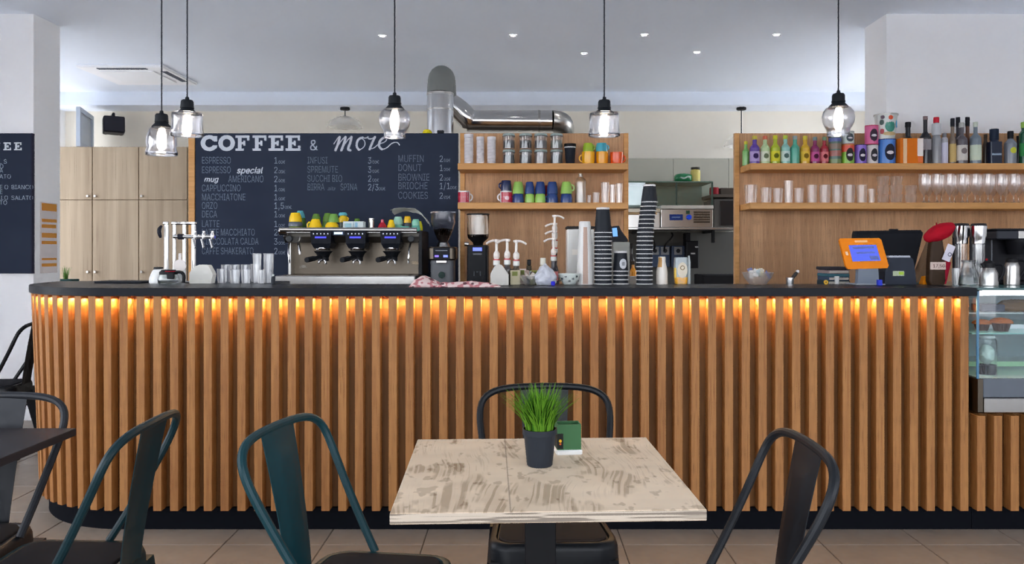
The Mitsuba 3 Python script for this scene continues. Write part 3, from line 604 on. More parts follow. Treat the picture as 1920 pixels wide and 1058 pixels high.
def bottle(r, h, neck=0.35, hs=0.5, hn=0.72, body=(30, 30, 34), cap=(20, 20, 20), lab=None, m='gloss', capz=0.9, square=False, mark=None):
    """hs: shoulder height, hn: where the neck begins, as shares of h; lab: (z0, z1, colour)"""
    rn = r * neck
    if square:
        b = rbox(2 * r, 1.5 * r, 0, h * hs, r * 0.25, 0.003); nk = lathe([(0, h * hs - 0.002), (r * 0.7, h * hs - 0.002), (rn, h * hn), (rn, h * capz), (0, h * capz)], 18); b = cat(b, nk)
    else:
        b = lathe([(0, 0), (r - 0.003, 0), (r, 0.004), (r, h * hs), (r * 0.93, h * (hs + 0.3 * (hn - hs))), (rn * 1.25, h * (hn - 0.15 * (hn - hs))), (rn, h * hn), (rn, h * capz), (0, h * capz)], 22)
    p = [P('body', b, m, body, 40), P('cap', lathe([(0, h * capz - 0.006), (rn * 1.18, h * capz - 0.006), (rn * 1.18, h - 0.002), (rn * 0.95, h), (0, h)], 16), 'plastic', cap, 40)]
    if lab:
        z0, z1, c = lab
        p.append(P('paper_label', bx(-r * 0.8, r * 0.8, -r * 0.75 - 0.0008, -r * 0.75 + 0.001, z0 * h, z1 * h) if square else band(r, z0 * h, z1 * h, a0=-95, a1=95), 'matte', c, False))
    if mark: p.append(P('printed_mark', decal(r, mark[0] * h, r * 0.55, r * 0.55, off=0.0014), 'matte', mark[1], False))
    return p
ID = 5.85
def on_shelf(name, px0, px1, top, sz, parts_fn, label, catg, group, d=ID):
    r = (px1 - px0) / 2 * d / F; h = Z(top, d) - sz
    return put(name, parts_fn(r, h), label, catg, group, x=X((px0 + px1) / 2, d), y=d, z=sz)

# ---- right unit, upper shelf: small colourful bottles
G = 'bottles on the upper right shelf'
small = [(1392, 1405, 265, (120, 176, 96), (196, 190, 60), None, 'pale green bottle at the left end of the upper right shelf', 5.9),
 (1406, 1424, 255, (92, 62, 150), (190, 176, 70), (170, 150, 200), 'purple bottle with a gold cap, second on the upper right shelf', ID),
 (1426, 1443, 255, (178, 200, 150), (206, 110, 84), (206, 214, 190), 'pale green bottle with a salmon cap on the upper right shelf', ID),
 (1445, 1462, 254, (166, 178, 44), (200, 196, 50), (206, 200, 60), 'yellow-green bottle with a yellow neck on the upper right shelf', ID),
 (1464, 1481, 254, (140, 190, 180), (180, 196, 70), (196, 216, 210), 'pale aqua bottle with a lime cap on the upper right shelf', ID),
 (1482, 1499, 255, (78, 160, 138), (150, 160, 160), None, 'plain teal green bottle on the upper right shelf', ID),
 (1501, 1518, 255, (208, 164, 40), (206, 190, 70), (222, 186, 70), 'golden yellow bottle on the upper right shelf', ID),
 (1520, 1536, 257, (130, 40, 90), (120, 140, 140), (190, 90, 150), 'dark magenta bottle on the upper right shelf', ID),
 (1538, 1553, 257, (160, 44, 56), (110, 140, 110), (206, 120, 124), 'red bottle with a green cap on the upper right shelf', ID)]
for a, b, t, col, cap, lab, lb, d in small:
    on_shelf('bottle', a, b, t, SZ1, lambda r, h: bottle(r, h, 0.42, 0.56, 0.72, col, cap, (0.12, 0.46, lab) if lab else None, mark=(0.30, tuple(int(c * 0.55) for c in col)) if lab else None), lb, 'bottle', G, d)
def can(r, h, col, top, mark=None, bands=()):
    p = [P('body', lathe([(0, 0.001), (r, 0.001), (r, h - 0.002), (0, h - 0.002)], 24), 'gloss', col, 40), P('rim', cat(mv(lathe([(r - 0.003, 0), (r + 0.001, 0), (r + 0.001, 0.005), (r - 0.003, 0.005)], 24, True)), mv(lathe([(r - 0.003, -0.005), (r + 0.001, -0.005), (r + 0.001, 0), (r - 0.003, 0)], 24, True), z=h)), 'plastic', top, 40)]
    for z0, z1, c in bands: p.append(P('printed_band', band(r, z0 * h, z1 * h), 'gloss', c, True))
    if mark: p += [P('printed_disc', decal(r, 0.48 * h, r * 0.62, h * 0.32, off=0.0012), 'matte', mark, False), P('disc_lettering', decal(r, 0.46 * h, r * 0.42, h * 0.07, off=0.0018), 'matte', (206, 200, 206), False)]
    return p
def stack_can(a, b, t, zb, col, top, lb, mark=None, bands=(), d=ID, lift=0.0):
    r = (b - a) / 2 * d / F; h = Z(t, d) - zb
    put('tin', can(r, h, col, top, mark, bands), lb, 'tin', 'printed tins on the upper right shelf', x=X((a + b) / 2, d), y=d, z=zb); return zb + h + 0.0005
stack_can(1554, 1577, 257, SZ1, (70, 96, 84), (50, 50, 60), 'tall banded tin in green, brown and purple below the right globe pendant', None, [(0.05, 0.2, (110, 130, 80)), (0.3, 0.5, (150, 84, 74)), (0.55, 0.75, (120, 100, 84)), (0.82, 0.95, (80, 90, 150))])
z = stack_can(1578, 1601, 271, SZ1, (130, 180, 60), (200, 50, 50), 'green tin with a red top, under a whitish tin', (48, 44, 44), [(0.62, 0.95, (206, 74, 50))])
stack_can(1579, 1601, 247, z, (186, 196, 188), (150, 150, 150), 'whitish tin stacked on the green tin with a red top', (70, 80, 86))
stack_can(1603, 1624, 272, SZ1, (124, 92, 190), (70, 60, 100), 'purple tin with a dark disc between green and white tins', (40, 36, 60))
z = stack_can(1625, 1646, 272, SZ1, (206, 198, 194), (120, 110, 110), 'white tin with a dark disc, under the pink tin', (54, 52, 56))
stack_can(1622, 1646, 236, z, (206, 92, 140), (190, 60, 90), 'pink tin stacked on the white tin', (60, 46, 60))
z = stack_can(1647, 1678, 262, SZ1, (62, 120, 196), (40, 60, 120), 'blue tin with a dark disc under the big patterned tin', (38, 40, 56))
d = ID; r0 = 15.5 * d / F; r1 = 20.5 * d / F; h = Z(216, d) - z
body = lathe([(0, 0), (r0, 0), (r1, h), (r1 - 0.003, h), (0, h - 0.02)], 28)
put('tin', [P('body', body, 'gloss', (196, 200, 196), 40), P('rim', mv(lathe([(r1 - 0.003, -0.006), (r1 + 0.005, -0.006), (r1 + 0.005, 0.004), (r1 - 0.003, 0.004)], 28, True), z=h), 'steel', None, 40)] +
    [P('printed_patch', decal(r0 + (r1 - r0) * q, q * h, u, v, off=0.003, ang=an), 'gloss', c, False) for q, u, v, an, c in ((0.5, 0.035, 0.042, 0, (46, 130, 110)), (0.84, 0.016, 0.016, 0.0, (216, 80, 44)), (0.66, 0.016, 0.02, -0.8, (60, 80, 74)), (0.6, 0.018, 0.03, 0.85, (60, 160, 200)), (0.2, 0.05, 0.014, 0, (196, 170, 120)), (0.86, 0.014, 0.014, -0.7, (90, 70, 84)), (0.3, 0.014, 0.02, -0.8, (170, 60, 70)))],
    'big bucket shaped patterned tin on top of the blue tin', 'tin', 'printed tins on the upper right shelf', x=X(1661, d), y=d, z=z)
# ---- big bottles
def bot(name, a, b, t, lb, d=ID, **k): on_shelf(name, a, b, t, SZ1, lambda r, h: bottle(r, h, **k), lb, 'bottle', G, d)
on = Z(261, 5.82) - SZ1
put('drink_carton', [P('carton', bx(-0.083, 0.083, -0.045, 0.045, 0, on, 0.002), 'plastic', (214, 112, 24), False), P('printed_stripe', bx(-0.062, -0.035, -0.0458, -0.045, 0.004, on - 0.004), 'plastic', (226, 190, 150), False), P('printed_stripe', bx(0.040, 0.0825, -0.0458, -0.045, 0.055, on - 0.002), 'plastic', (236, 226, 220), False), P('printed_stripe', bx(0.045, 0.08, -0.0458, -0.045, 0.01, 0.05), 'plastic', (226, 120, 70), False)],
    'orange and white carton standing before a dark wine bottle', 'carton', x=X(1704, 5.81), y=5.81, z=SZ1)
bot('wine_bottle', 1692, 1713, 229, 'dark wine bottle rising behind the orange carton', 5.93, body=(26, 28, 34), cap=(22, 24, 30), hs=0.55, hn=0.68, neck=0.42)
bot('wine_bottle', 1725, 1745, 218, 'dark wine bottle with a grey label right of the orange carton', body=(24, 22, 28), cap=(130, 110, 110), hs=0.55, hn=0.68, neck=0.36, lab=(0.30, 0.52, (150, 146, 150)), capz=0.94)
bot('spirit_bottle', 1747, 1764, 220, 'grey bottle with a red cap', body=(140, 142, 146), cap=(196, 40, 56), hs=0.52, hn=0.66, neck=0.5, lab=(0.62, 0.86, (190, 192, 196)))
bot('spirit_bottle', 1765, 1777, 250, 'short clear bottle with a pale lilac label', body=(170, 170, 178), cap=(120, 120, 126), hs=0.8, hn=0.88, neck=0.5, lab=(0.05, 0.7, (206, 204, 222)))
bot('spirit_bottle', 1780, 1792, 222, 'slim bottle with a gold label and black cap', body=(120, 104, 90), cap=(26, 28, 36), hs=0.5, hn=0.62, neck=0.52, lab=(0.06, 0.45, (196, 170, 112)), capz=0.84)
bot('spirit_bottle', 1790, 1802, 220, 'dark bottle with a black cap behind the white-labelled bottles', 5.93, body=(60, 56, 66), cap=(24, 26, 34), hs=0.5, hn=0.62, neck=0.55, capz=0.83)
bot('spirit_bottle', 1793, 1813, 230, 'bottle with a large cream label and a grey neck', body=(84, 78, 84), cap=(180, 180, 176), hs=0.58, hn=0.70, neck=0.4, lab=(0.10, 0.46, (206, 202, 196)), mark=(0.32, (120, 110, 110)))
bot('spirit_bottle', 1808, 1820, 220, 'brown bottle with a black cap left of the green-labelled bottle', 5.93, body=(110, 70, 50), cap=(24, 26, 34), hs=0.5, hn=0.62, neck=0.55, capz=0.83)
bot('spirit_bottle', 1819, 1839, 229, 'clear bottle with a pale green label and pale stopper', body=(110, 122, 132), cap=(196, 204, 190), hs=0.60, hn=0.74, neck=0.34, lab=(0.10, 0.46, (200, 212, 192)))
bot('spirit_bottle', 1853, 1875, 242, 'square dark blue bottle with a white cross-like print', body=(22, 34, 56), cap=(24, 36, 56), hs=0.64, hn=0.7, neck=0.6, lab=(0.26, 0.31, (150, 170, 190)), capz=0.72, square=True)
bot('spirit_bottle', 1884, 1905, 246, 'stout grey bottle with a black cap and a small yellow mark', body=(120, 126, 136), cap=(20, 22, 28), hs=0.62, hn=0.76, neck=0.42, mark=(0.42, (196, 200, 70)), capz=0.8)
bot('spirit_bottle', 1904, 1914, 255, 'black bottle squeezed between the stout grey and the tall green one', 5.92, body=(22, 24, 34), cap=(20, 20, 26), hs=0.6, hn=0.75, neck=0.5)
bot('spirit_bottle', 1912, 1932, 229, 'tall green bottle at the right edge', body=(30, 84, 62), cap=(150, 190, 90), hs=0.72, hn=0.8, neck=0.6, lab=(0.2, 0.5, (60, 140, 80)), capz=0.88)
bot('spirit_bottle', 1843, 1853, 252, 'brown bottle half hidden left of the square blue bottle', 5.93, body=(84, 70, 60), cap=(70, 60, 50), hs=0.6, hn=0.8, neck=0.5)
# ---- right unit, lower shelf: glasses
G1, G2, G3 = 'beer glasses at the left of the lower right shelf', 'stacked tumblers on the lower right shelf', 'stemmed wine glasses on the lower right shelf'
for a, b, t, lb in ((1396, 1420, 347, 'wide tumbler at the left end of the lower right shelf'), (1426, 1447, 352, 'low tumbler, second on the lower right shelf'), (1449, 1468, 353, 'low tumbler left of the tall jar-like glass'), (1470, 1487, 339, 'tall rounded glass taller than its neighbours on the lower right shelf'), (1489, 1507, 353, 'low tumbler right of the tall rounded glass'),
    (1513, 1532, 347, 'first of the five tall beer glasses on the lower right shelf'), (1536, 1557, 347, 'second of the five tall beer glasses'), (1560, 1580, 347, 'middle one of the five tall beer glasses'), (1583, 1603, 347, 'fourth of the five tall beer glasses'), (1606, 1626, 347, 'last of the five tall beer glasses'), (1628, 1641, 354, 'small glass just left of the stacked tumblers')):
    glass_at(a, b, t, SZ2, ID, lb, G1, 'beer_glass')
for c, (a, b, n, cl) in enumerate(((1644, 1667, 3, 'left'), (1669, 1692, 3, 'middle'), (1697, 1719, 2, 'right'))):
    hh = 0.066
    for k in range(n): glass_at(a, b, 0, SZ2 + k * (hh + 0.0008), ID, f'{("bottom", "second", "top")[k]} tumbler of the {cl} stack on the lower right shelf', G2, h=hh, taper=0.8)
NTH = 'first second third fourth fifth sixth seventh eighth ninth'.split()
for k in range(9):
    glass_at(1722 + 24 * k, 1743 + 24 * k, 326, SZ2, 5.80, NTH[k] + ' stemmed wine glass from the left in the front row of the lower right shelf', G3, 'wine_glass', 'wine')
    glass_at(1731 + 24 * k, 1752 + 24 * k, 328, SZ2, 5.91, NTH[k] + ' stemmed wine glass from the left in the back row of the lower right shelf', 'stemmed wine glasses in the back row', 'wine_glass', 'wine')

# ---- left unit, upper shelf
for a, b, t, lb in ((870, 888, 252, 'left one of three tall stacks of clear cups'), (893, 908, 257, 'middle one of three tall stacks of clear cups'), (913, 930, 257, 'right one of three tall stacks of clear cups')):
    r = (b - a) / 2 * ID / F; h = Z(t, ID) - SZ1
    q = [(0, 0), (r * 0.92, 0)]
    for k in range(1, 9): q += [(r * 0.92, h * k / 9 - 0.003), (r * 1.02, h * k / 9), (r * 0.95, h * k / 9 + 0.003)]
    put('cup_stack', [P('', lathe(q + [(r, h), (r * 0.9, h), (r * 0.8, h * 0.9), (0, h * 0.9)], 20), 'gloss', (206, 202, 204), 40)], lb + ' on the upper mug shelf', 'cup stack', 'stacks of clear cups', x=X((a + b) / 2, ID), y=ID, z=SZ1)
jh = (Z(249, ID) - SZ1) / 2 - 0.002
COLN = ('first', 'second', 'third', 'fourth')
for c, (a, b, cont) in enumerate(((942, 966, ((14, 18, 22), (12, 18, 22))), (973, 998, ((30, 24, 22), (20, 26, 26))), (1001, 1027, ((90, 66, 52), (36, 30, 30))), (1031, 1056, ((38, 40, 38), (70, 80, 62))))):
    r = (b - a) / 2 * ID / F * 0.98
    body = tumbler(r * 0.93, r * 0.96, jh * 0.78, 0.003)
    for k in range(2):
        fill = 0.64 if k == 0 else 0.52
        ps = [P('glass_body', body, 'clear_sheet', None, 50), P('contents', cyl(r * 0.86, 0.010, jh * fill, 18), 'matte', cont[k]), P('lid', mv(lathe([(0, 0), (r * 0.9, 0), (r * 0.98, 0.006), (r * 0.92, jh * 0.16), (r * 0.5, jh * 0.19), (0, jh * 0.19)], 20), z=jh * 0.785), 'gloss', (150, 164, 160), 40),
              P('seal', mv(lathe([(r * 0.86, 0), (r * 1.02, 0), (r * 1.02, 0.004), (r * 0.86, 0.004)], 20, True), z=jh * 0.765), 'plastic', (90, 92, 92), 40), P('wire_clip', tube([(0, -r * 1.03, jh * 0.86), (0, -r * 1.1, jh * 0.74), (0, -r * 1.0, jh * 0.56)], 0.0022, 6), 'steel', None)]
        put('clip_top_jar', ps, f'{("lower", "upper")[k]} clip-top jar in the {COLN[c]} column from the left', 'jar', 'clip-top jars on the upper mug shelf', x=X((a + b) / 2, ID), y=ID, z=SZ1 + k * (jh + 0.001))
r = 11 * ID / F; h = Z(270, ID) - SZ1
put('travel_cup', [P('body', lathe([(0, 0), (r * 0.72, 0), (r * 0.95, h * 0.82), (0, h * 0.82)], 24), 'matte', (30, 34, 42), 40), P('lid', lathe([(r * 0.9, h * 0.86), (r * 1.04, h * 0.86), (r * 1.0, h), (r * 0.9, h), (0, h * 0.97)], 24), 'plastic', (16, 16, 18), 40), P('white_band', lathe([(0, h * 0.80), (r * 0.99, h * 0.80), (r * 1.0, h * 0.86), (0, h * 0.86)], 24), 'matte', (206, 208, 210), 40)], 'black lidded paper cup between the jars and the yellow mugs', 'cup', x=X(1069, ID), y=ID, z=SZ1)
GM = 'mugs on the upper mug shelf'
mz = Z(285, ID) - SZ1
cup_at('mug', 1091, 1115, 285, SZ1, ID, (232, 170, 20), 'yellow mug under the lime one', GM, ang=180, taper=0.92)
cup_at('mug', 1093, 1113, 269, SZ1 + mz + 0.0008, ID, (150, 178, 44), 'lime green mug stacked on the left yellow mug', GM, flip=True, ang=0, taper=0.86, h=0.062)
cup_at('mug', 1118, 1140, 285, SZ1, ID, (230, 158, 20), 'yellow mug under the turquoise one', GM, ang=0, handle=False, taper=0.92)
cup_at('mug', 1117, 1139, 269, SZ1 + mz + 0.0008, ID, (70, 160, 178), 'turquoise mug stacked on a yellow mug', GM, flip=True, ang=0, taper=0.86, h=0.062)
cup_at('mug', 1144, 1168, 286, SZ1, ID, (222, 82, 24), 'orange mug at the right end of the upper mug shelf', GM, ang=0, taper=0.9)
# ---- left unit, lower shelf
GN = 'mugs on the lower mug shelf'
def mug2(a, b, t, col, lb, base, flip=False, ang=0, handle=True, h=None, taper=0.88, d=ID): return cup_at('mug', a, b, t, base, d, col, lb, GN, flip, ang, handle, taper, h=h)
hb = Z(360, ID) - SZ2
for a, b, ang, lb, hcol in ((859, 881, 0, 'red and white mug alone at the left end of the lower mug shelf', 0), (938, 960, 180, 'red and white mug with a small white print under a navy mug', 1)):
    r = (b - a) / 2 * ID / F; p = cup_parts(r * 0.97, r, hb + 0.006, (216, 212, 214), True, ang=ang)
    p += [P('red_print', band(r * 0.985, 0.008, hb - 0.004, 0.002, -75 if ang == 0 else -50, 40 if ang == 0 else 85, 14), 'gloss', (176, 24, 52), True)]
    if hcol: p += [P('white_print', decal(r * 0.985, hb * 0.45, 0.016, 0.014, off=0.0035, ang=0.15), 'gloss', (220, 190, 196), False)]
    else: p += [P('red_print', band(r * 0.985, 0.008, hb - 0.004, 0.0021, 44, 58, 6), 'gloss', (176, 24, 52), True)]
    put('mug', p, lb, 'mug', GN, x=X((a + b) / 2, ID), y=ID, z=SZ2)
BLUE, NAVY, LIME = (40, 66, 124), (28, 40, 82), (150, 194, 92)
mug2(939, 959, 0, NAVY, 'navy mug upside down on the red and white printed mug', SZ2 + hb + 0.0075, True, 180, True, 0.075)
for a, b, lo, up, n1 in ((961, 982, BLUE, LIME, 'first'), (984, 1002, LIME, BLUE, 'second'), (1003, 1023, LIME, BLUE, 'third'), (1025, 1046, BLUE, BLUE, 'fourth'), (1051, 1073, BLUE, LIME, 'fifth')):
    nm = {BLUE: 'blue', LIME: 'lime green'}
    mug2(a, b, 0, lo, f'{nm[lo]} lower mug in the {n1} stacked pair on the lower mug shelf', SZ2, True, 180 if n1 in ('first', 'fourth') else 60, n1 in ('first', 'fourth'), 0.070)
    mug2(a, b, 0, up, f'{nm[up]} upper mug in the {n1} stacked pair on the lower mug shelf', SZ2 + 0.0708, True, 0 if n1 == 'fifth' else 90, n1 == 'fifth', 0.088, taper=0.74)
mug2(1020, 1032, 0, (150, 30, 40), 'red mug half hidden behind the stacked blue mugs', SZ2, True, 90, False, 0.14, d=5.94)
r = 10.5 * ID / F; h = Z(325, ID) - SZ2
bt = lathe([(0, 0), (r, 0), (r, h * 0.72), (r * 0.9, h * 0.80), (r * 0.42, h * 0.88), (r * 0.42, h * 0.97), (r * 0.36, h * 0.97), (r * 0.36, h * 0.88), (r * 0.84, h * 0.79), (r - 0.003, h * 0.71), (r - 0.003, 0.006), (0, 0.006)], 24)
if bt.volume < 0: bt.invert()
put('glass_bottle', [P('body', bt, 'glass', None, 40), P('stopper', cyl(r * 0.34, h * 0.93, h, 14, 0.002), 'matte', (190, 170, 140))], 'clear swing-top bottle right of the stacked mugs', 'bottle', x=X(1088.5, ID), y=ID, z=SZ2)
for a, b, t, lb in ((1101, 1108, 366, 'tiny shot glass beside the clear bottle'), (1111, 1124, 361, 'small round glass between the bottle and the tall glasses'), (1127, 1142, 342, 'left tall glass at the right end of the lower mug shelf'), (1143, 1154, 346, 'middle tall glass at the right end of the lower mug shelf'), (1155, 1167, 344, 'right tall glass at the right end of the lower mug shelf')):
    glass_at(a, b, t, SZ2, ID, lb, 'clear glasses on the lower mug shelf', 'tumbler')

# ================================================================== espresso machine and grinders on the back counter
md = 5.32
def mZ(py): return Z(py, md)
def mX(px): return X(px, md)
def mb(a, b, t, u, y0, y1, c=0.003): return bx(mX(a), mX(b), y0, y1, mZ(u), mZ(t), c)
prof = lambda a, b, pts: ring_loft([np.array([(mX(a), y, z) for y, z in pts])[::-1], np.array([(mX(b), y, z) for y, z in pts])[::-1]])
parts = [P('drip_tray', bx(mX(526), mX(783), 5.20, 5.72, 1.00, mZ(516), 0.006), 'steel', None, False), P('tray_grille', bx(mX(540), mX(770), 5.22, 5.50, mZ(516), mZ(515)), 'dull_steel', None, False),
    P('back_splash', mb(537, 784, 450, 516, 5.50, 5.74), 'dull_steel', None, False), P('side_panel', mb(532, 538, 440, 516, 5.42, 5.74), 'steel', None, False), P('side_panel', mb(783, 790, 432, 516, 5.36, 5.74), 'plastic', (30, 32, 36), False),
    P('upper_housing', prof(530, 785, [(5.36, mZ(437)), (5.33, mZ(444)), (5.37, mZ(455)), (5.74, mZ(455)), (5.74, mZ(437))]), 'steel', None, False), P('cup_rail', cat(tube([(mX(529), 5.28, mZ(431.5)), (mX(783), 5.28, mZ(431.5))], 0.016, 12), bx(mX(529), mX(783), 5.28, 5.74, mZ(436.5), mZ(434))), 'steel', None, 40),
    P('end_cap', tube([(mX(526), 5.30, mZ(434)), (mX(541), 5.30, mZ(434))], 0.026, 16), 'chrome', None, 40)]
for sx in (545, 765):
    for y in (5.26, 5.66): parts.append(P('foot', mv(cyl(0.022, 0.9502, 1.0, 14), mX(sx), y, 0), 'plastic', (24, 24, 26), 40))
parts += [P('display', mb(627, 650, 434, 442, 5.262, 5.28, 0.001), 'plastic', (30, 40, 56), False), P('display__screen', mb(630, 646, 435.5, 440, 5.2605, 5.262, 0), 'screen', None, False, emit(0.0525, 0.0750, 0.1350))]
GC = 0
for a, b in ((588, 626), (652, 690), (717, 754)):
    c = (a + b) / 2; g = 'group_head' if GC == 0 else f'group_head_{GC:03d}'; GC += 1
    hd = ring_loft([np.array([(mX(a + e), 5.235 + q, z), (mX(b - e), 5.235 + q, z), (mX(b - e), 5.42, z), (mX(a + e), 5.42, z)]) for e, q, z in ((5, 0.03, mZ(466)), (1, 0.012, mZ(457)), (0, 0.0, mZ(436)), (1, 0.01, mZ(433.5)))])
    parts.append(P('group_head', hd, 'plastic', (24, 27, 34), False))
    parts.append(P(g + '__display_bar', mb(c - 10.5, c + 10.5, 444, 447.5, 5.2335, 5.236, 0), 'screen', None, False, emit(0.0045, 0.0045, 0.0600)))
    for k in range(5): parts.append(P(g + '__button', mb(c - 14 + 6.6 * k, c - 11.8 + 6.6 * k, 437.6, 440.4, 5.2325, 5.236, 0), 'plastic', (206, 212, 222), False))
    parts.append(P(g + '__chrome_ring', mv(lathe([(0, 0), (0.046, 0), (0.050, 0.008), (0.050, 0.02), (0, 0.02)], 22), mX(c), 5.31, mZ(470)), 'chrome', None, 40))
    parts.append(P(g + '__brew_block', mv(lathe([(0, -0.05), (0.032, -0.05), (0.045, -0.02), (0.062, 0), (0, 0)], 22), mX(c), 5.31, mZ(471)), 'plastic', (20, 22, 26), 40))
    parts.append(P(g + '__portafilter', cat(tube(spline([(mX(c), 5.30, mZ(482)), (mX(c - 8), 5.22, mZ(484)), (mX(c - 17), 5.12, mZ(487))], 8), [0.014] * 4 + [0.017] * 4, 10), mv(cyl(0.036, -0.02, 0.012, 18), mX(c), 5.31, mZ(484))), 'plastic', (26, 28, 32), 40))
    parts.append(P(g + '__spout', cat(tube(spline([(mX(c + 1), 5.27, mZ(487)), (mX(c - 4), 5.26, mZ(490)), (mX(c - 5), 5.26, mZ(494))], 7), 0.008, 8), tube(spline([(mX(c + 1), 5.27, mZ(487)), (mX(c + 7), 5.26, mZ(490)), (mX(c + 8), 5.26, mZ(495))], 7), 0.008, 8)), 'chrome', None, 40))
for xs_ in ((541, 545, 548), (769, 769, 768)):
    parts.append(P('steam_wand', tube(spline([(mX(xs_[0]), 5.34, mZ(456)), (mX(xs_[1]), 5.27, mZ(470)), (mX(xs_[2]), 5.26, mZ(494))], 14), 0.006, 8), 'chrome', None))
    parts.append(P('steam_knob', mv(cyl(0.022, 0, 0.035, 14, 0.004), mX(xs_[0] + 2), 5.335, mZ(448), rx=90), 'plastic', (60, 62, 64), 40))
parts += [P('hot_water_tap', tube(spline([(mX(556), 5.36, mZ(455)), (mX(562), 5.3, mZ(462)), (mX(565), 5.29, mZ(477))], 12), 0.009, 8), 'chrome', None), P('sticker', mb(765, 782, 491, 497, 5.498, 5.5, 0), 'matte', (196, 180, 156), False),
    P('emblem', cat(mb(548, 562, 502.5, 503.5, 5.498, 5.5, 0), mb(551, 559, 498.5, 502, 5.498, 5.5, 0), tube([(mX(548), 5.498, mZ(500)), (mX(551), 5.498, mZ(502)), (mX(555), 5.498, mZ(498)), (mX(559), 5.498, mZ(502)), (mX(562), 5.498, mZ(500))], 0.002, 6)), 'matte', (176, 170, 160), False)]
put('espresso_machine', parts, 'wide stainless espresso machine with three black group heads in front of the chalkboard', 'espresso machine')
# cups and things on the machine
CT = mZ(434) + 0.0005
GE = 'coloured espresso cups piled on the espresso machine'
YE, GRN, TQ, MINT = (232, 190, 14), (92, 130, 48), (88, 166, 178), (124, 188, 164)
def ecup(a, b, zb, h, col, lb, d=5.45, flip=True, handle=None, tap=0.6, tilt=0):
    r = (b - a) / 2 * d / F; p = cup_parts(r * tap, r, h, col, handle is not None, 0.5, -(handle or 0) if flip else (handle or 0))
    put('espresso_cup', p, lb, 'cup', GE, x=X((a + b) / 2, d), y=d, z=zb + (h if flip else 0), rx=(180 if flip else 0) + tilt)
ecup(541, 567, CT, 0.036, (98, 120, 60), 'olive cup at the bottom of the left end stack on the espresso machine', tap=0.85)
ecup(541, 567, CT + 0.0365, 0.03, (84, 92, 104), 'slate grey cup in the middle of the left end stack', tap=0.9)
ecup(542, 566, CT + 0.067, 0.062, YE, 'yellow cup on top of the left end stack', tap=0.7)
ecup(553, 574, CT, 0.10, (70, 104, 52), 'dark green cup behind the left end stack', 5.60, tap=0.85)
ecup(554, 572, CT + 0.1005, 0.05, TQ, 'turquoise cup behind the yellow one at the left end', 5.60)
ecup(578, 605, CT, 0.085, YE, 'big yellow cup with its handle to the left, front row of the pile', 5.42, handle=180, tap=0.55)
ecup(576, 596, CT, 0.075, GRN, 'green cup under another green one behind the big yellow cup', 5.57, tap=0.8)
ecup(584, 602, CT + 0.0755, 0.052, GRN, 'top green cup behind the big yellow cup', 5.57)
ecup(609, 637, CT, 0.028, (170, 176, 178), 'grey saucer cup under the second yellow cup', 5.42, tap=0.9)
ecup(610, 635, CT + 0.0285, 0.034, YE, 'low yellow cup in the front row, right of the big yellow one', 5.42, tap=0.75)
ecup(616, 636, CT + 0.063, 0.058, (104, 150, 66), 'light green cup on the low yellow cup', 5.44, tap=0.65)
ecup(603, 624, CT, 0.075, (84, 120, 50), 'green cup in the back row under the tallest green cup', 5.60, tap=0.8)
ecup(605, 624, CT + 0.0755, 0.058, GRN, 'tallest green cup at the middle of the pile', 5.60)
ecup(635, 651, CT, 0.068, (90, 100, 96), 'grey green cup behind the left end of the tea box', 5.57, tap=0.85)
ecup(635, 652, CT + 0.0685, 0.046, YE, 'yellow cup above the left end of the tea box', 5.57, handle=30, tap=0.75)
ecup(635, 651, CT + 0.115, 0.022, TQ, 'turquoise cup on top of the yellow cup beside the tea box', 5.57, tap=0.85)
ecup(661, 678, CT, 0.096, GRN, 'green cup peeping over the tea box', 5.60, tap=0.55)
bxw = 19 * 5.40 / F * 2
put('tea_box', [P('box', bx(-bxw / 2, bxw / 2, -0.04, 0.04, 0, 0.068, 0.002), 'matte', (196, 206, 206), False), P('printed_patch', bx(-0.055, -0.012, -0.041, -0.04, 0.01, 0.055), 'matte', (150, 186, 196), False), P('printed_patch', bx(0.012, 0.03, -0.041, -0.04, 0.012, 0.06), 'matte', (140, 178, 200), False), P('printed_patch', bx(0.036, 0.062, -0.041, -0.04, 0.004, 0.024), 'matte', (226, 180, 60), False), P('printed_patch', bx(-0.062, -0.045, -0.0412, -0.04, 0.003, 0.02), 'matte', (196, 110, 100), False), P('fold', bx(0.002, 0.005, -0.0414, -0.04, 0.0, 0.066), 'matte', (100, 130, 150), False)],
    'pale blue and white printed box among the cups on the espresso machine', 'box', x=X(664.5, 5.40), y=5.40, z=CT)
put('metal_shaker', [P('body', cyl(0.0195, 0, 0.08, 18, 0.002), 'steel', None, 40), P('lid', cyl(0.0205, 0.08, 0.092, 18, 0.003), 'chrome', None, 40)], 'slim metal shaker right of the tea box', 'shaker', x=X(696.5, 5.42), y=5.42, z=CT)
put('red_jug', [P('body', lathe([(0, 0), (0.034, 0), (0.036, 0.02), (0.022, 0.05), (0.014, 0.062), (0, 0.062)], 20), 'gloss', (170, 18, 40), 40), P('cap', cyl(0.011, 0.062, 0.082, 14, 0.002), 'gloss', (196, 60, 84), 40)], 'small red squat bottle beside the metal shaker', 'bottle', x=X(717, 5.42), y=5.42, z=CT)
ecup(725, 742, CT, 0.080, YE, 'yellow cup at the left of the pile under the white cloth', 5.42, tap=0.5)
ecup(738, 756, CT, 0.05, MINT, 'mint cup under the left half of the white cloth', 5.52, tap=0.85)
ecup(737, 756, CT + 0.0505, 0.055, (150, 196, 176), 'pale mint cup directly under the white cloth', 5.52, tap=0.7)
ecup(748, 769, CT, 0.036, (96, 168, 150), 'low sea green cup in front of the cloth pile', 5.42, tap=0.85)
ecup(757, 772, CT, 0.062, (70, 76, 84), 'dark grey cup under the orange-yellow cup of the cloth pile', 5.52, tap=0.85)
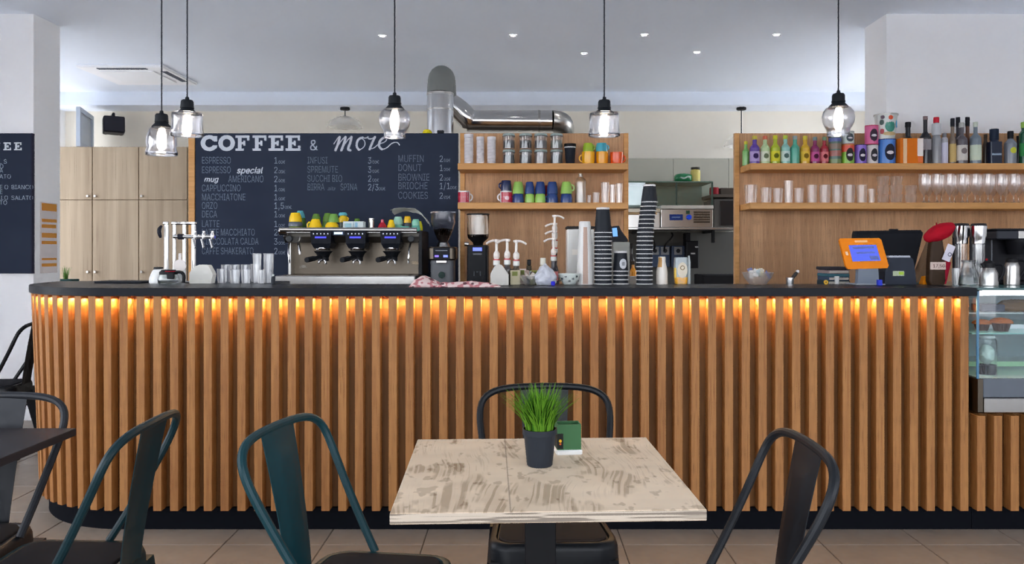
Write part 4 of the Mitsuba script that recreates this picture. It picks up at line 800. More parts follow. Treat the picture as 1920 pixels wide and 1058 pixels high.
ecup(757, 771, CT + 0.0625, 0.046, (226, 176, 16), 'orange-yellow cup below the middle of the white cloth', 5.52, tap=0.75)
ecup(771, 788, CT, 0.040, (96, 170, 150), 'sea green cup at the bottom of the right stack', 5.42, tap=0.9)
ecup(772, 787, CT + 0.0405, 0.044, MINT, 'mint cup on top of the right stack', 5.42, tap=0.75)
ecup(779, 793, CT, 0.075, (206, 200, 30), 'lemon yellow cup at the right end of the machine', 5.53, tap=0.6)
# white cloth lying over the pile
n, m_ = 28, 10; v, f = [], []
for j in range(m_):
    for i in range(n):
        u, w_ = i / (n - 1), j / (m_ - 1); px_ = 733 + 70 * u
        top_ = np.interp(u, [0, 0.08, 0.4, 0.62, 0.8, 0.92, 1.0], [397, 395, 391.5, 394, 402, 412, 421])
        v.append((X(px_, 5.52) + 0.004 * math.sin(7 * w_ + 9 * u), 5.50 + 0.16 * w_, Z(top_, 5.52) + 0.008 + 0.004 * math.sin(11 * u + 5 * w_) - 0.02 * w_ * w_))
N = len(v); v += [(a, b, c + 0.002) for a, b, c in v]
for j in range(m_ - 1):
    for i in range(n - 1):
        q = j * n + i; f += [(q, q + n + 1, q + 1), (q, q + n, q + n + 1), (N + q, N + q + 1, N + q + n + 1), (N + q, N + q + n + 1, N + q + n)]
for i in range(n - 1):
    for j in (0, m_ - 1): q = j * n + i; f += [(q, q + 1, N + q + 1), (q, N + q + 1, N + q)]
put('tea_towel', [P('', TM(v, f), 'matte', (206, 206, 200), True)], 'white cloth spread over the cups at the right end of the espresso machine', 'cloth')
# grinders
gd = 5.45; s_ = gd / F
gx = X(831, gd); gz = lambda py: Z(py, gd)
hop = lathe([(0.030, gz(455)), (0.055, gz(440)), (0.083, gz(418)), (0.085, gz(400)), (0.082, gz(400)), (0.080, gz(418)), (0.052, gz(439)), (0.027, gz(455))], 28, True)
if hop.volume < 0: hop.invert()
parts = [P('body', mv(rbox(0.155, 0.20, 0.9505, gz(470), 0.03, 0.006), 0, 0), 'painted_metal', (104, 106, 110), 30), P('head', mv(rbox(0.185, 0.21, gz(488), gz(463), 0.03, 0.01), 0, -0.01), 'dull_steel', None, 30), P('control_panel', bx(-0.055, 0.055, -0.124, -0.114, gz(487), gz(465), 0.003), 'plastic', (20, 24, 34), False),
    P('control_panel__screen', bx(-0.045, -0.018, -0.1255, -0.124, gz(482), gz(478.5)), 'screen', None, False, emit(0.0225, 0.0150, 0.1050)), P('control_panel__screen', bx(0.012, 0.042, -0.1255, -0.124, gz(482.5), gz(478)), 'screen', None, False, emit(0.0180, 0.0240, 0.1200)), P('control_panel__icon', bx(-0.04, 0.04, -0.1252, -0.124, gz(471), gz(469)), 'plastic', (120, 124, 134), False),
    P('chute', bx(-0.035, 0.035, -0.13, -0.10, gz(493), gz(488), 0.003), 'chrome', None, False), P('dial', mv(cyl(0.022, 0, 0.012, 18, 0.002), 0, -0.10, gz(515), rx=90), 'plastic', (40, 60, 56), 40), P('collar', lathe([(0, gz(464)), (0.05, gz(464)), (0.035, gz(455)), (0, gz(455))], 24), 'chrome', None, 40),
    P('hopper', hop, 'smoked_glass', None, True), P('beans', lathe([(0, gz(453)), (0.026, gz(453)), (0.05, gz(440)), (0.064, gz(430)), (0, gz(428))], 24), 'matte', (34, 24, 18), 40), P('hopper_lid', lathe([(0, gz(400)), (0.086, gz(400)), (0.086, gz(397.5)), (0, gz(396.5))], 28), 'smoked_glass', None, 40)]
put('coffee_grinder', parts, 'silver coffee grinder with a funnel shaped bean hopper beside the espresso machine', 'coffee grinder', x=gx, y=gd)
gx = X(896.5, gd)
hop = lathe([(0.070, gz(446)), (0.074, gz(440)), (0.074, gz(403)), (0.071, gz(403)), (0.071, gz(440)), (0.067, gz(446))], 28, True)
if hop.volume < 0: hop.invert()
parts = [P('body', rbox(0.145, 0.20, 0.9505, gz(460), 0.02, 0.006, 0.95), 'plastic', (22, 24, 28), 30), P('display', bx(-0.034, 0.034, -0.0985, -0.092, gz(472), gz(463.5), 0.001), 'plastic', (40, 44, 90), False), P('display__screen', bx(-0.030, 0.030, -0.0997, -0.0985, gz(471), gz(464.5)), 'screen', None, False, emit(0.0150, 0.0210, 0.1125)), P('button_row', bx(-0.03, 0.03, -0.099, -0.0945, gz(478), gz(475)), 'plastic', (96, 98, 102), False),
    P('emblem', cat(bx(-0.025, -0.018, -0.102, -0.098, gz(517), gz(508)), bx(-0.008, 0.008, -0.102, -0.098, gz(510), gz(508.5)), bx(0.016, 0.024, -0.102, -0.098, gz(517), gz(508))), 'plastic', (70, 74, 80), False), P('neck', lathe([(0, gz(460)), (0.032, gz(460)), (0.036, gz(455)), (0.068, gz(447)), (0.074, gz(440)), (0.076, gz(440)), (0, gz(440))], 24), 'plastic', (18, 18, 20), 40), P('side_knob', mv(cyl(0.014, 0, 0.03, 12, 0.003), -0.06, -0.05, gz(458), ry=-90), 'chrome', None, 40),
    P('hopper', hop, 'glass', None, True), P('hopper_lid', lathe([(0, gz(403.5)), (0.077, gz(403.5)), (0.077, gz(401)), (0, gz(400.5))], 28), 'plastic', (26, 26, 28), 40)]
put('coffee_grinder', parts, 'black coffee grinder with a clear cylinder hopper below the mug shelf', 'coffee grinder', x=gx, y=gd)

put('yellow_cap', [P('', lathe([(0, 0), (0.034, 0), (0.036, 0.008), (0.026, 0.026), (0, 0.034)], 20), 'plastic', (222, 206, 30), 40)], 'small yellow cap on the top edge of the chalkboard left of the silver duct', 'cap', x=X(801, 6.0), y=6.003, z=Z(250, BRD) + 0.0003)
put('clamp', [P('', bx(-0.025, 0.025, -0.014, 0.014, 0, 0.024, 0.004), 'plastic', (26, 28, 34), False)], 'small black clamp on the top edge of the chalkboard before the silver duct', 'clamp', x=X(826, 6.0), y=6.003, z=Z(250, BRD) + 0.0003)
# ================================================================== things on the worktop
WT = 1.1235
def on_top(name, px, d, parts, label, catg, group=None, base=None, **k): return put(name, parts, label, catg, group, x=X(px, d), y=d, z=base or WT, **k)
# left end
put('bar_mat', [P('', mv(rbox(0.27, 0.16, 0, 0.010, 0.015, 0.003), 0, 0), 'plastic', (22, 25, 32), 40)], 'flat dark mat lying on the left end of the worktop', 'mat', x=X(236, 4.28), y=4.28, z=WT, rz=-4)
d = 4.17; k = d / F
on_top('electric_kettle', 305, d, [P('body', lathe([(0, 0), (0.062, 0), (0.066, 0.006), (0.064, 0.03), (0.050, 0.066), (0.040, 0.074), (0, 0.076)], 28), 'gloss', (214, 214, 210), 40), P('lid', mv(lathe([(0, 0.0), (0.024, 0), (0.022, 0.012), (0, 0.014)], 20), -0.022, 0, 0.073), 'plastic', (28, 30, 32), 40)], 'white round kettle with a black lid behind the glass coffee pot', 'kettle')
d = 4.05
jug = lathe([(0, 0), (0.040, 0), (0.048, 0.006), (0.052, 0.024), (0.046, 0.045), (0.038, 0.056), (0.036, 0.056), (0.044, 0.044), (0.049, 0.024), (0.045, 0.008), (0, 0.004)], 26)
if jug.volume < 0: jug.invert()
on_top('coffee_pot', 316, d, [P('glass_body', jug, 'glass', None, True), P('rim_band', lathe([(0.0395, 0.050), (0.044, 0.052), (0.044, 0.064), (0.038, 0.066)], 26, True), 'plastic', (20, 22, 24), 40), P('lid', lathe([(0, 0.064), (0.040, 0.064), (0.034, 0.074), (0, 0.077)], 24), 'plastic', (24, 24, 28), 40), P('lid_trim', tube([(0.0, -0.041, 0.066), (0.025, -0.034, 0.0665), (0.04, -0.012, 0.067)], 0.0025, 6), 'plastic', (170, 30, 44)), P('handle', tube(spline([(0.036, -0.01, 0.060), (0.072, -0.02, 0.062), (0.088, -0.025, 0.045), (0.086, -0.025, 0.012)], 14), 0.008, 8), 'plastic', (18, 20, 22)), P('handle_mount', bx(0.010, 0.046, -0.047, -0.03, 0.028, 0.062, 0.004), 'plastic', (20, 22, 24), False)],
    'glass coffee pot with a black handle on the left of the worktop', 'coffee pot', rz=0)
# beer taps
d = 4.32; q = lambda py: Z(py, d) - WT; w_ = lambda px: X(px, d) - X(350, d)
parts = [P('base_plate', rbox(0.24, 0.10, 0, 0.008, 0.02, 0.003), 'chrome', None, 40)]
for a, r in ((312, 0.0125), (327, 0.0095), (345.5, 0.0095), (363, 0.0125)): parts.append(P('column', mv(cyl(r, 0.006, q(418), 20), w_(a)), 'chrome', None, 40))
for a in (311, 327, 345, 363): parts.append(P('column_cap', mv(cyl(0.0165, q(421), q(416), 20, 0.003), w_(a)), 'chrome', None, 40))
parts += [P('top_bar', tube([(w_(322), 0, q(419)), (w_(366), 0, q(419))], 0.008, 12), 'chrome', None, 40), P('tap_rail', tube([(w_(330), -0.03, q(444)), (w_(407), -0.03, q(444))], 0.0105, 14), 'chrome', None, 40), P('rail_clamp', tube([(w_(339), -0.03, q(444)), (w_(348), -0.03, q(444))], 0.0155, 14), 'plastic', (22, 24, 34), 40), P('side_handle', tube(spline([(w_(306), -0.02, q(424)), (w_(304), -0.035, q(432)), (w_(306), -0.03, q(446))], 8), [0.006, 0.008, 0.01, 0.0105, 0.0105, 0.01, 0.009, 0.006], 10), 'plastic', (26, 28, 38), 40)]
for i, a in enumerate((371, 387, 403)):
    t = 'tap' if i == 0 else f'tap_{i:03d}'
    parts += [P('tap', mv(lathe([(0, -0.016), (0.009, -0.014), (0.012, 0.0), (0.010, 0.014), (0.006, 0.02), (0.007, 0.03), (0, 0.032)], 16), w_(a), -0.034, q(444)), 'chrome', None, 40), P(t + '__spout', tube([(w_(a - 3), -0.045, q(449)), (w_(a + 3.5), -0.06, q(465))], [0.0058, 0.0062], 10), 'chrome', None, 40)]
put('beer_tap_tower', parts, 'chrome beer tap tower with three taps in front of the chalkboard', 'beer tap', x=X(350, d), y=d, z=WT)
put('paddle_sign', [P('disc', mv(cyl(0.0345, -0.003, 0.003, 28), 0, 0, 0, rx=90), 'matte', (206, 200, 196), 40), P('handle', bx(-0.008, 0.008, -0.003, 0.003, 0.03, 0.068, 0.002), 'matte', (206, 200, 196), False)], 'small round white paddle leaning on the beer tap tower', 'paddle', x=X(337, 4.25), y=4.25, z=Z(499, 4.25), rx=-4)
put('tea_light_stand', [P('', cyl(0.012, 0, 0.055, 12, 0.002), 'gloss', (196, 198, 198), 40)], 'short white post below the round paddle', 'post', x=X(337, 4.26), y=4.26, z=WT)
g = Polygon([(-0.058, 0), (-0.058, 0.050), (-0.036, 0.082), (-0.008, 0.092), (0.034, 0.090), (0.050, 0.062), (0.058, 0.044), (0.050, 0.0)]).buffer(0.003)
put('napkin_holder', [P('', mv(extr(g, 0.05), rx=90), 'matte', (206, 204, 196), False)], 'cream many-sided napkin block right of the beer taps', 'napkin holder', x=X(384, 4.2), y=4.2, z=WT + 0.003)
GG = 'drinking glasses in front of the chalkboard by the beer taps'
for a, b, t, dd, lb in ((407, 424, 504, 4.20, 'small glass right beside the cream napkin block'), (415, 433, 496, 4.34, 'glass at the back left of the glasses by the beer taps'), (432, 449, 496, 4.34, 'second glass of the back row by the beer taps'), (452, 469, 496, 4.34, 'third glass of the back row by the beer taps'), (470, 487, 495, 4.36, 'fourth glass of the back row, behind the tall glasses'),
    (431, 450, 505, 4.16, 'first front glass by the beer taps, with a white tint'), (452, 470, 505, 4.16, 'second front glass by the beer taps'), (474, 490, 475, 4.22, 'left tall slender glass beside the espresso machine'), (494, 513, 475, 4.22, 'right tall slender glass beside the espresso machine'), (483, 496, 506, 4.12, 'low glass between the two tall slender glasses')):
    glass_at(a, b, t, WT, dd, lb, GG, 'drinking_glass')
put('small_bottle', [P('body', lathe([(0, 0), (0.010, 0), (0.010, 0.03), (0.005, 0.04), (0, 0.04)], 14), 'plastic', (40, 44, 50)), P('cap', cyl(0.006, 0.04, 0.05, 12), 'plastic', (190, 196, 190))], 'tiny dark bottle between the glasses and the espresso machine', 'bottle', x=X(512, 4.1), y=4.1, z=WT)
# towels
def cloth_mound(L, W, prof, thick=0.004, seed=1):
    n, m = 30, 12; v, f = [], []
    for j in range(m):
        for i in range(n):
            u, w = i / (n - 1), j / (m - 1); h = np.interp(u, *prof) * math.sin(math.pi * min(max(w * 0.9 + 0.05, 0), 1)) ** 0.7
            nz = float(meshkit.noise(np.array([u * 9, w * 4, seed]), seed)); v.append(((u - 0.5) * L, (w - 0.5) * W + 0.01 * (nz - 0.5), max(0.002, h * (0.8 + 0.4 * nz))))
    N = len(v); v += [(a, b, 0.0) for a, b, c in v]
    for j in range(m - 1):
        for i in range(n - 1):
            q = j * n + i; f += [(q, q + 1, q + n + 1), (q, q + n + 1, q + n), (N + q, N + q + n + 1, N + q + 1), (N + q, N + q + n, N + q + n + 1)]
    for i in range(n - 1):
        q = i; f += [(q, N + q, N + q + 1), (q, N + q + 1, q + 1)]; q = (m - 1) * n + i; f += [(q, q + 1, N + q + 1), (q, N + q + 1, N + q)]
    for j in range(m - 1):
        q = j * n; f += [(q, q + n, N + q + n), (q, N + q + n, N + q)]; q = j * n + n - 1; f += [(q, N + q, N + q + n), (q, N + q + n, q + n)]
    return TM(v, f)
mat('print_cloth', princ(mikit.proc(lambda p, n, uv: mix(mix(L3(206, 184, 180), L3(170, 110, 114), smoothstep(0.52, 0.62, noise(p.x * 70, p.y * 70, p.z * 70))), L3(90, 60, 66), smoothstep(0.66, 0.74, noise(p.x * 50 + 9, p.y * 50, p.z * 50)))), 0.9, specular=0.1))
d = 3.80; L = 66 * d / F
put('bar_towel', [P('', cloth_mound(L, 0.13, ([0, 0.1, 0.32, 0.7, 1], [0.006, 0.03, 0.053, 0.028, 0.006])), 'print_cloth', None, True)], 'pink and white printed towel heaped before the espresso machine', 'towel', x=X(803, d), y=d, z=WT)
L = 120 * d / F
put('bar_towel', [P('', cloth_mound(L, 0.07, ([0, 0.1, 0.45, 0.8, 1], [0.008, 0.022, 0.026, 0.022, 0.006]), seed=4), 'print_cloth', None, True)], 'flat rolled printed cloth in front of the coffee grinders', 'towel', x=X(878, 3.76), y=3.76, z=WT)
# syrup pumps
def pump(sc, col, dirn, neck=0.0):
    """pump head, spout to -x or +x; z = 0 at the bottle mouth"""
    return [P('collar', cyl(0.016, -0.004, 0.020, 16, 0.002), 'gloss', (206, 206, 200), 40), P('collar_ring', cyl(0.0165, 0.020, 0.026, 16), 'gloss', (176, 60, 60), 40), P('pump_shaft', lathe([(0, 0.026), (0.010, 0.026), (0.015, 0.036), (0.015, 0.052), (0.008, 0.062), (0.0065, 0.064), (0.0065, 0.108), (0, 0.108)], 14), 'gloss', col, 40),
            P('spout', tube(spline([(dirn * -0.014, 0, 0.112), (0, 0, 0.114), (dirn * 0.03, 0, 0.110), (dirn * 0.052, 0, 0.098)], 12), 0.0055, 8), 'gloss', col, 40), P('nozzle_cap', mv(cyl(0.010, 0.104, 0.119, 12, 0.002), 0), 'gloss', col, 40)]
GS = 'syrup bottles with pumps'
def syrup(px, top, d, base, dirn, body, lb, sc=1.0, lab=None, sh=0.72):
    zt = Z(top, d); h = zt - base - 0.119 * sc
    if h < 0.05: h = 0.05
    r = 0.0245
    ps = [P('bottle', lathe([(0, 0), (r, 0), (r, h * sh), (r * 0.8, h * (sh + 0.06)), (0.013, h * (sh + 0.14)), (0.013, h), (0, h)], 20), 'gloss', body, 40)]
    if lab: ps += [P('paper_label', band(r, h * 0.3, h * 0.62, a0=-90, a1=90), 'matte', lab, False)]
    for p, m, mt, c, sm, e, l in pump(sc, (214, 206, 198), dirn): ps.append((p, mv(mv(m, s=sc), 0, 0, h), mt, c, sm, e, l))
    put('syrup_bottle', ps, lb, 'syrup bottle', GS, x=X(px, d), y=d, z=base, rz=-24 * dirn if base == WT else 0)
syrup(931, 449, 4.085, WT, -1, (70, 60, 54), 'left one of three syrup pumps beside the black coffee grinder', 1.08)
syrup(951, 448, 4.085, WT, -1, (66, 60, 58), 'middle one of three syrup pumps beside the black coffee grinder', 1.08)
syrup(968, 450, 4.085, WT, 1, (72, 62, 50), 'right one of three syrup pumps beside the black coffee grinder', 1.08)
for dd, t, dr_, lb in ((4.44, 403, 1, 'tallest and rearmost of the four syrup pumps in line'), (4.37, 418, -1, 'second tallest of the four syrup pumps in line'), (4.30, 432, -1, 'third of the four syrup pumps in line'), (4.23, 446, -1, 'lowest and foremost of the four syrup pumps in line, with a red and white label')):
    syrup(1040 if dd > 4.25 else 1038, t, dd, LB, dr_, (34, 30, 36), lb, 1.0, (196, 120, 120) if dd < 4.25 else None, 0.30 if dd > 4.25 else 0.6)
d = 4.02; k = d / F
g = Polygon([(-16, 0), (-16, 20), (-9, 33), (-3, 37), (3, 36), (10, 27), (16, 18), (16, 0)]); g = affinity.scale(g, k, k, origin=(0, 0))
put('paper_bag', [P('', mv(extr(g.buffer(0.002), 0.05), rx=90), 'matte', (196, 192, 184), False)], 'white folded paper bag below the left syrup pumps', 'bag', x=X(937, d), y=d, z=WT + 0.002)
for px, dd, w, h, col, lb in ((966, 4.03, 0.05, 0.072, (176, 168, 140), 'cream printed sachet box under the right syrup pump'), (980, 4.095, 0.035, 0.078, (190, 176, 166), 'pale pink printed sachet box left of the dark little bottle'), (1003, 4.09, 0.05, 0.070, (140, 138, 70), 'olive sachet box behind the glass bowl')):
    on_top('sachet_box', px, dd, [P('box', bx(-w / 2, w / 2, -0.025, 0.025, 0, h, 0.002), 'matte', col, False), P('printed_patch', bx(-w * 0.3, w * 0.25, -0.0258, -0.025, h * 0.62, h * 0.92), 'matte', (110, 116, 64), False)], lb, 'box', 'sachet boxes on the worktop')
on_top('small_bottle', 992, 4.10, [P('body', cyl(0.013, 0, 0.095, 14, 0.003), 'plastic', (60, 52, 40)), P('cap', cyl(0.010, 0.095, 0.125, 14, 0.003), 'plastic', (22, 22, 24))], 'small dark bottle with a black cap between the sachet boxes', 'bottle')
on_top('small_bottle', 1018, 4.09, [P('body', lathe([(0, 0), (0.022, 0), (0.022, 0.08), (0.014, 0.095), (0, 0.096)], 16), 'gloss', (200, 196, 180)), P('cap', cyl(0.0145, 0.096, 0.134, 14, 0.003), 'plastic', (208, 204, 190))], 'cream bottle with a white cap behind the plastic bag', 'bottle')
def bowl(r, h):
    m = lathe([(0, 0), (r * 0.45, 0), (r * 0.55, 0.004), (r * 0.85, h * 0.55), (r, h), (r - 0.003, h), (r * 0.82, h * 0.56), (r * 0.5, 0.008), (0, 0.006)], 28)
    if m.volume < 0: m.invert()
    return m
def sachets(px, d, r, z0, cols, n, where, nm='sugar_sachet', sz=(0.022, 0.034)):
    sm = bx(-sz[0] / 2, sz[0] / 2, -0.002, 0.002, -sz[1] / 2, sz[1] / 2, 0.0015)
    for i in range(n):
        a = 2 * math.pi * i / n * 1.9; q = r * (0.15 + 0.5 * ((i * 0.618) % 1))
        put(nm, [P('', sm, 'matte', cols[i % len(cols)], False)], 'small ' + ('grey' if max(cols[i % len(cols)]) - min(cols[i % len(cols)]) < 12 else 'dark' if max(cols[i % len(cols)]) < 115 else 'blueish' if cols[i % len(cols)][2] > cols[i % len(cols)][0] else 'cream') + ' paper sachet heaped in the ' + where, 'sachet', 'sachets in the ' + where, x=X(px, d) + q * math.cos(a), y=d + q * math.sin(a), z=z0 + 0.004 * (i % 4), rz=float(RNG.uniform(0, 180)), rx=float(RNG.uniform(-35, 35)), ry=float(RNG.uniform(-50, 50)))
d = 4.0
on_top('glass_bowl', 994, d, [P('', bowl(0.052, 0.045), 'clear_sheet', None, True)], 'small glass bowl of tea sachets left of the plastic bag', 'bowl')
sachets(994, d, 0.05, WT + 0.045, ((196, 188, 176), (110, 90, 80), (170, 180, 176), (150, 130, 120)), 9, 'small glass bowl')
bag = trimesh.creation.icosphere(4, 1.0); v = np.array(bag.vertices); nz = meshkit.fbm(v * 2.2 + 5, 4, 3); v = v * (0.80 + 0.42 * nz)[:, None]
v *= [0.055, 0.04, 0.062]; v[:, 0] *= 1.0 - 0.5 * np.clip(v[:, 2] / 0.06, 0, 1); v[:, 2] = np.maximum(v[:, 2] + 0.042, 0.0); bag = TM(v, bag.faces)
on_top('plastic_bag', 1022, 3.98, [P('', bag, 'gloss', (176, 178, 186), 25)], 'crumpled pale plastic bag between the two bowls', 'bag')
on_top('plastic_token', 1037, 3.93, [P('', cyl(0.010, 0, 0.020, 14, 0.002), 'plastic', (40, 40, 190), 40)], 'tiny blue plastic disc in front of the plastic bag', 'disc')
on_top('ceramic_bowl', 1067, 4.02, [P('body', bowl(0.056, 0.056), 'gloss', (200, 206, 200), True)] + [P('printed_spot', decal(0.046 + 0.004 * (i % 2), 0.020 + 0.011 * (i % 3), 0.006, 0.005, off=0.006, ang=-1.1 + 0.36 * i), 'gloss', (40, 50, 54), False) for i in range(7)], 'white bowl with dark spots in front of the white machine', 'bowl')
# white machine, white sleeve, black cups
d = 4.40; k = d / F; h_ = lambda py: Z(py, d) - LB
on_top('milk_cooler', 1087, d, [P('body', bx(-25 * k, 25 * k, -0.07, 0.07, 0, h_(430), 0.006), 'gloss', (206, 206, 202), False), P('top_cover', bx(-26 * k, 26 * k, -0.072, 0.072, h_(430), h_(425), 0.004), 'plastic', (34, 32, 32), False), P('front_label', bx(-16 * k, -4 * k, -0.0712, -0.07, h_(478), h_(468)), 'matte', (226, 222, 214), False), P('side_hose', tube(spline([(16 * k, -0.073, h_(445)), (19 * k, -0.078, h_(455)), (18 * k, -0.078, h_(470)), (20 * k, -0.075, h_(500))], 12), 0.004, 7), 'plastic', (60, 66, 70))], 'white boxy machine with a black top behind the cup stacks', 'machine', base=LB)
d = 4.06; k = d / F
on_top('cup_sleeve', 1096.5, d, [P('sleeve', lathe([(0, 0), (15.5 * k, 0), (15.5 * k, 0.03), (13 * k, 75 * k), (11.5 * k, 108 * k), (10.5 * k, 117 * k), (9.5 * k, 118 * k), (0, 117 * k)], 26), 'gloss', (200, 198, 194), 40), P('beige_stripe', TM([((q * math.sin(a)), -(q * math.cos(a)), z) for q, z in ((15.65 * k, 0.003), (15.65 * k, 0.03), (13.15 * k, 75 * k), (11.65 * k, 107 * k)) for a in np.linspace(-0.32, 0.32, 6)], [f for r_ in range(3) for c in range(5) for f in ((r_ * 6 + c, r_ * 6 + c + 1, r_ * 6 + 7 + c), (r_ * 6 + c, r_ * 6 + 7 + c, r_ * 6 + 6 + c))]), 'matte', (176, 150, 136), False)],
    'tall white sleeve of nested cups left of the black cup stacks', 'cup stack')
ORD = 'first second third fourth fifth sixth seventh eighth ninth tenth eleventh twelfth thirteenth fourteenth fifteenth sixteenth seventeenth eighteenth nineteenth twentieth'.split()
def paper_cup(r1, r0, h, col=(30, 34, 40)):
    """standing on its rim, base up"""
    o = [(r1, 0), (r1 + 0.0016, 0.001), (r1 + 0.0016, 0.0045), (r1, 0.0055)]
    return [P('body', lathe([(r1 - 0.0005, 0.004), (r0, h), (0, h - 0.002), (0, h - 0.0035), (r0 - 0.0013, h - 0.003), (r1 - 0.0017, 0.004)], 24), 'plastic', col, 40), P('rim', lathe([(r1 - 0.002, 0)] + o + [(r1 - 0.002, 0.0055)], 24, True), 'matte', (198, 198, 198), 40)]
def cup_stack(centres, d, bottoms, r1, r0, h, group, what, white_base=True, mark=False):
    """centres: px at each cup; bottoms: z of each rim"""
    n = len(bottoms); ps = paper_cup(r1, r0, h)
    for i, (c, z) in enumerate(zip(centres, bottoms)):
        q = list(ps)
        if i == n - 1 and white_base: q = q + [P('base', lathe([(0, h), (r0 + 0.0008, h), (r0 + 0.0012, h - 0.010), (r0 - 0.001, h - 0.011)], 24), 'matte', (206, 204, 204), 40)]
        if i == n - 1 and mark: q = q + [P('printed_logo', decal(r1 * 0.93, h * 0.38, 0.019, 0.026, off=0.0022, ang=0.25), 'matte', (190, 192, 196), False), P('logo_bars', cat(*[mv(decal(r1 * 0.93, h * (0.32 + 0.06 * j), 0.008, 0.0022, off=0.003, ang=0.25)) for j in range(3)]), 'matte', (90, 94, 100), False)]
        lb = f'black paper cup at the top of {what}' if i == n - 1 else f'{ORD[i]} black paper cup from the bottom of {what}'
        put('paper_cup', q, lb, 'paper cup', group, x=X(c, d), y=d, z=z)
d = 4.06; k = d / F
pit = 8.0 * k
nb = 13
cup_stack([1130.5] * nb, d, [WT + pit * i for i in range(nb)], 16.6 * k, 12 * k, 48 * k + 0.0, 'black cups in the straight tall stack', 'the straight tall stack of black cups')
cup_stack([1163.5] * 4, 4.075, [WT + 0.0215 * i for i in range(4)], 14.6 * k, 11.8 * k, 0.105, 'black cups in the short stack', 'the short stack of black cups', True, True)
n2 = 20; pt2 = 8.05 * k
cup_stack([1208 + 0.0 * i + (0.050 * max(0, i - 5) ** 2) for i in range(n2)], d, [WT + pt2 * i for i in range(n2)], 15.3 * k, 11 * k, 34 * k, 'black cups in the leaning stack', 'the tall leaning stack of black cups')
# payment terminal on a grey box behind the cups
d = 4.44; k = d / F; h_ = lambda py: Z(py, d) - LB
on_top('terminal_base', 1163, d, [P('', bx(-15.5 * k, 15.5 * k, -0.05, 0.05, 0, h_(454), 0.003), 'plastic', (150, 152, 146), False)], 'grey box under the small black payment terminal', 'box', base=LB)
g = affinity.scale(Polygon([(-17, 0), (-17, 29), (-4, 30), (1, 20), (13, 4), (13, 0)]), k, k, origin=(0, 0))
put('payment_terminal', [P('body', mv(extr(g, 0.07), y=0.035, rx=90), 'plastic', (26, 28, 34), False), P('screen', mv(bx(-14 * k, -5 * k, -0.0365, -0.035, 11 * k, 27 * k), 0, 0, 0, ry=-6), 'screen', None, False, emit(0.0120, 0.0300, 0.0750))], 'small black payment terminal with a blue screen behind the cup stacks', 'terminal', x=X(1163, d), y=d, z=LB + h_(454) + 0.0005)
# bottles right of the leaning stack
d = 4.08; k = d / F
bt = lathe([(0, 0), (10.8 * k, 0), (11 * k, 0.004), (10.6 * k, 24 * k), (7 * k, 42 * k), (7 * k, 50 * k), (6.4 * k, 51.5 * k), (0, 51.5 * k)], 24)
on_top('milk_bottle', 1241, d, [P('body', bt, 'gloss', (212, 204, 192), 40), P('tan_patch', TM([((q * math.sin(a)), -(q * math.cos(a)), z) for q, z in ((9.4 * k, 32 * k), (7.15 * k, 42.5 * k), (7.15 * k, 50 * k)) for a in np.linspace(-1.2, -0.15, 6)], [f for r_ in range(2) for c in range(5) for f in ((r_ * 6 + c, r_ * 6 + c + 1, r_ * 6 + 7 + c), (r_ * 6 + c, r_ * 6 + 7 + c, r_ * 6 + 6 + c))]), 'matte', (190, 146, 92), False)], 'cream white bottle right of the leaning cup stack', 'bottle')
sq = lambda w, z: np.c_[np.array(rrect(w, 0.045, 0.012).exterior.coords)[:-1], np.full(len(rrect(w, 0.045, 0.012).exterior.coords) - 1, z)]
hb_ = ring_loft([sq(0.050, 0), sq(0.058, 0.004), sq(0.066, 0.05), sq(0.070, 0.085), sq(0.064, 0.130), sq(0.060, 0.137)])
on_top('sauce_bottle', 1276.5, d, [P('body', hb_, 'gloss', (150, 160, 162), 40), P('yellow_sauce', ring_loft([sq(0.0506, 0.0005), sq(0.0590, 0.004), sq(0.0645, 0.034), sq(0.0645, 0.036)]), 'gloss', (222, 156, 30), 40), P('yellow_side', bx(-0.0355, -0.026, -0.0236, 0.0, 0.03, 0.085, 0.003), 'gloss', (214, 176, 60), False), P('paper_label', mv(extr(affinity.scale(Point(0, 0).buffer(1, quad_segs=10), 0.025, 0.04), 0.0014), 0.004, -0.0222, 0.072, rx=90), 'matte', (212, 202, 182), False), P('label_ring', mv(extr(affinity.scale(Point(0, 0).buffer(1, quad_segs=8), 0.012, 0.012).difference(affinity.scale(Point(0, 0).buffer(1, quad_segs=8), 0.008, 0.008)), 0.0006), 0.004, -0.0237, 0.084, rx=90), 'matte', (130, 110, 80), False)],
    'clear squeeze bottle with yellow sauce and an oval cream label', 'bottle')
on_top('slim_tube', 1291.5, 4.10, [P('', lathe([(0, 0), (0.0095, 0), (0.0095, 0.115), (0.004, 0.145), (0, 0.146)], 14), 'gloss', (170, 178, 176), 40)], 'thin pale tube standing right of the sauce bottle', 'tube')
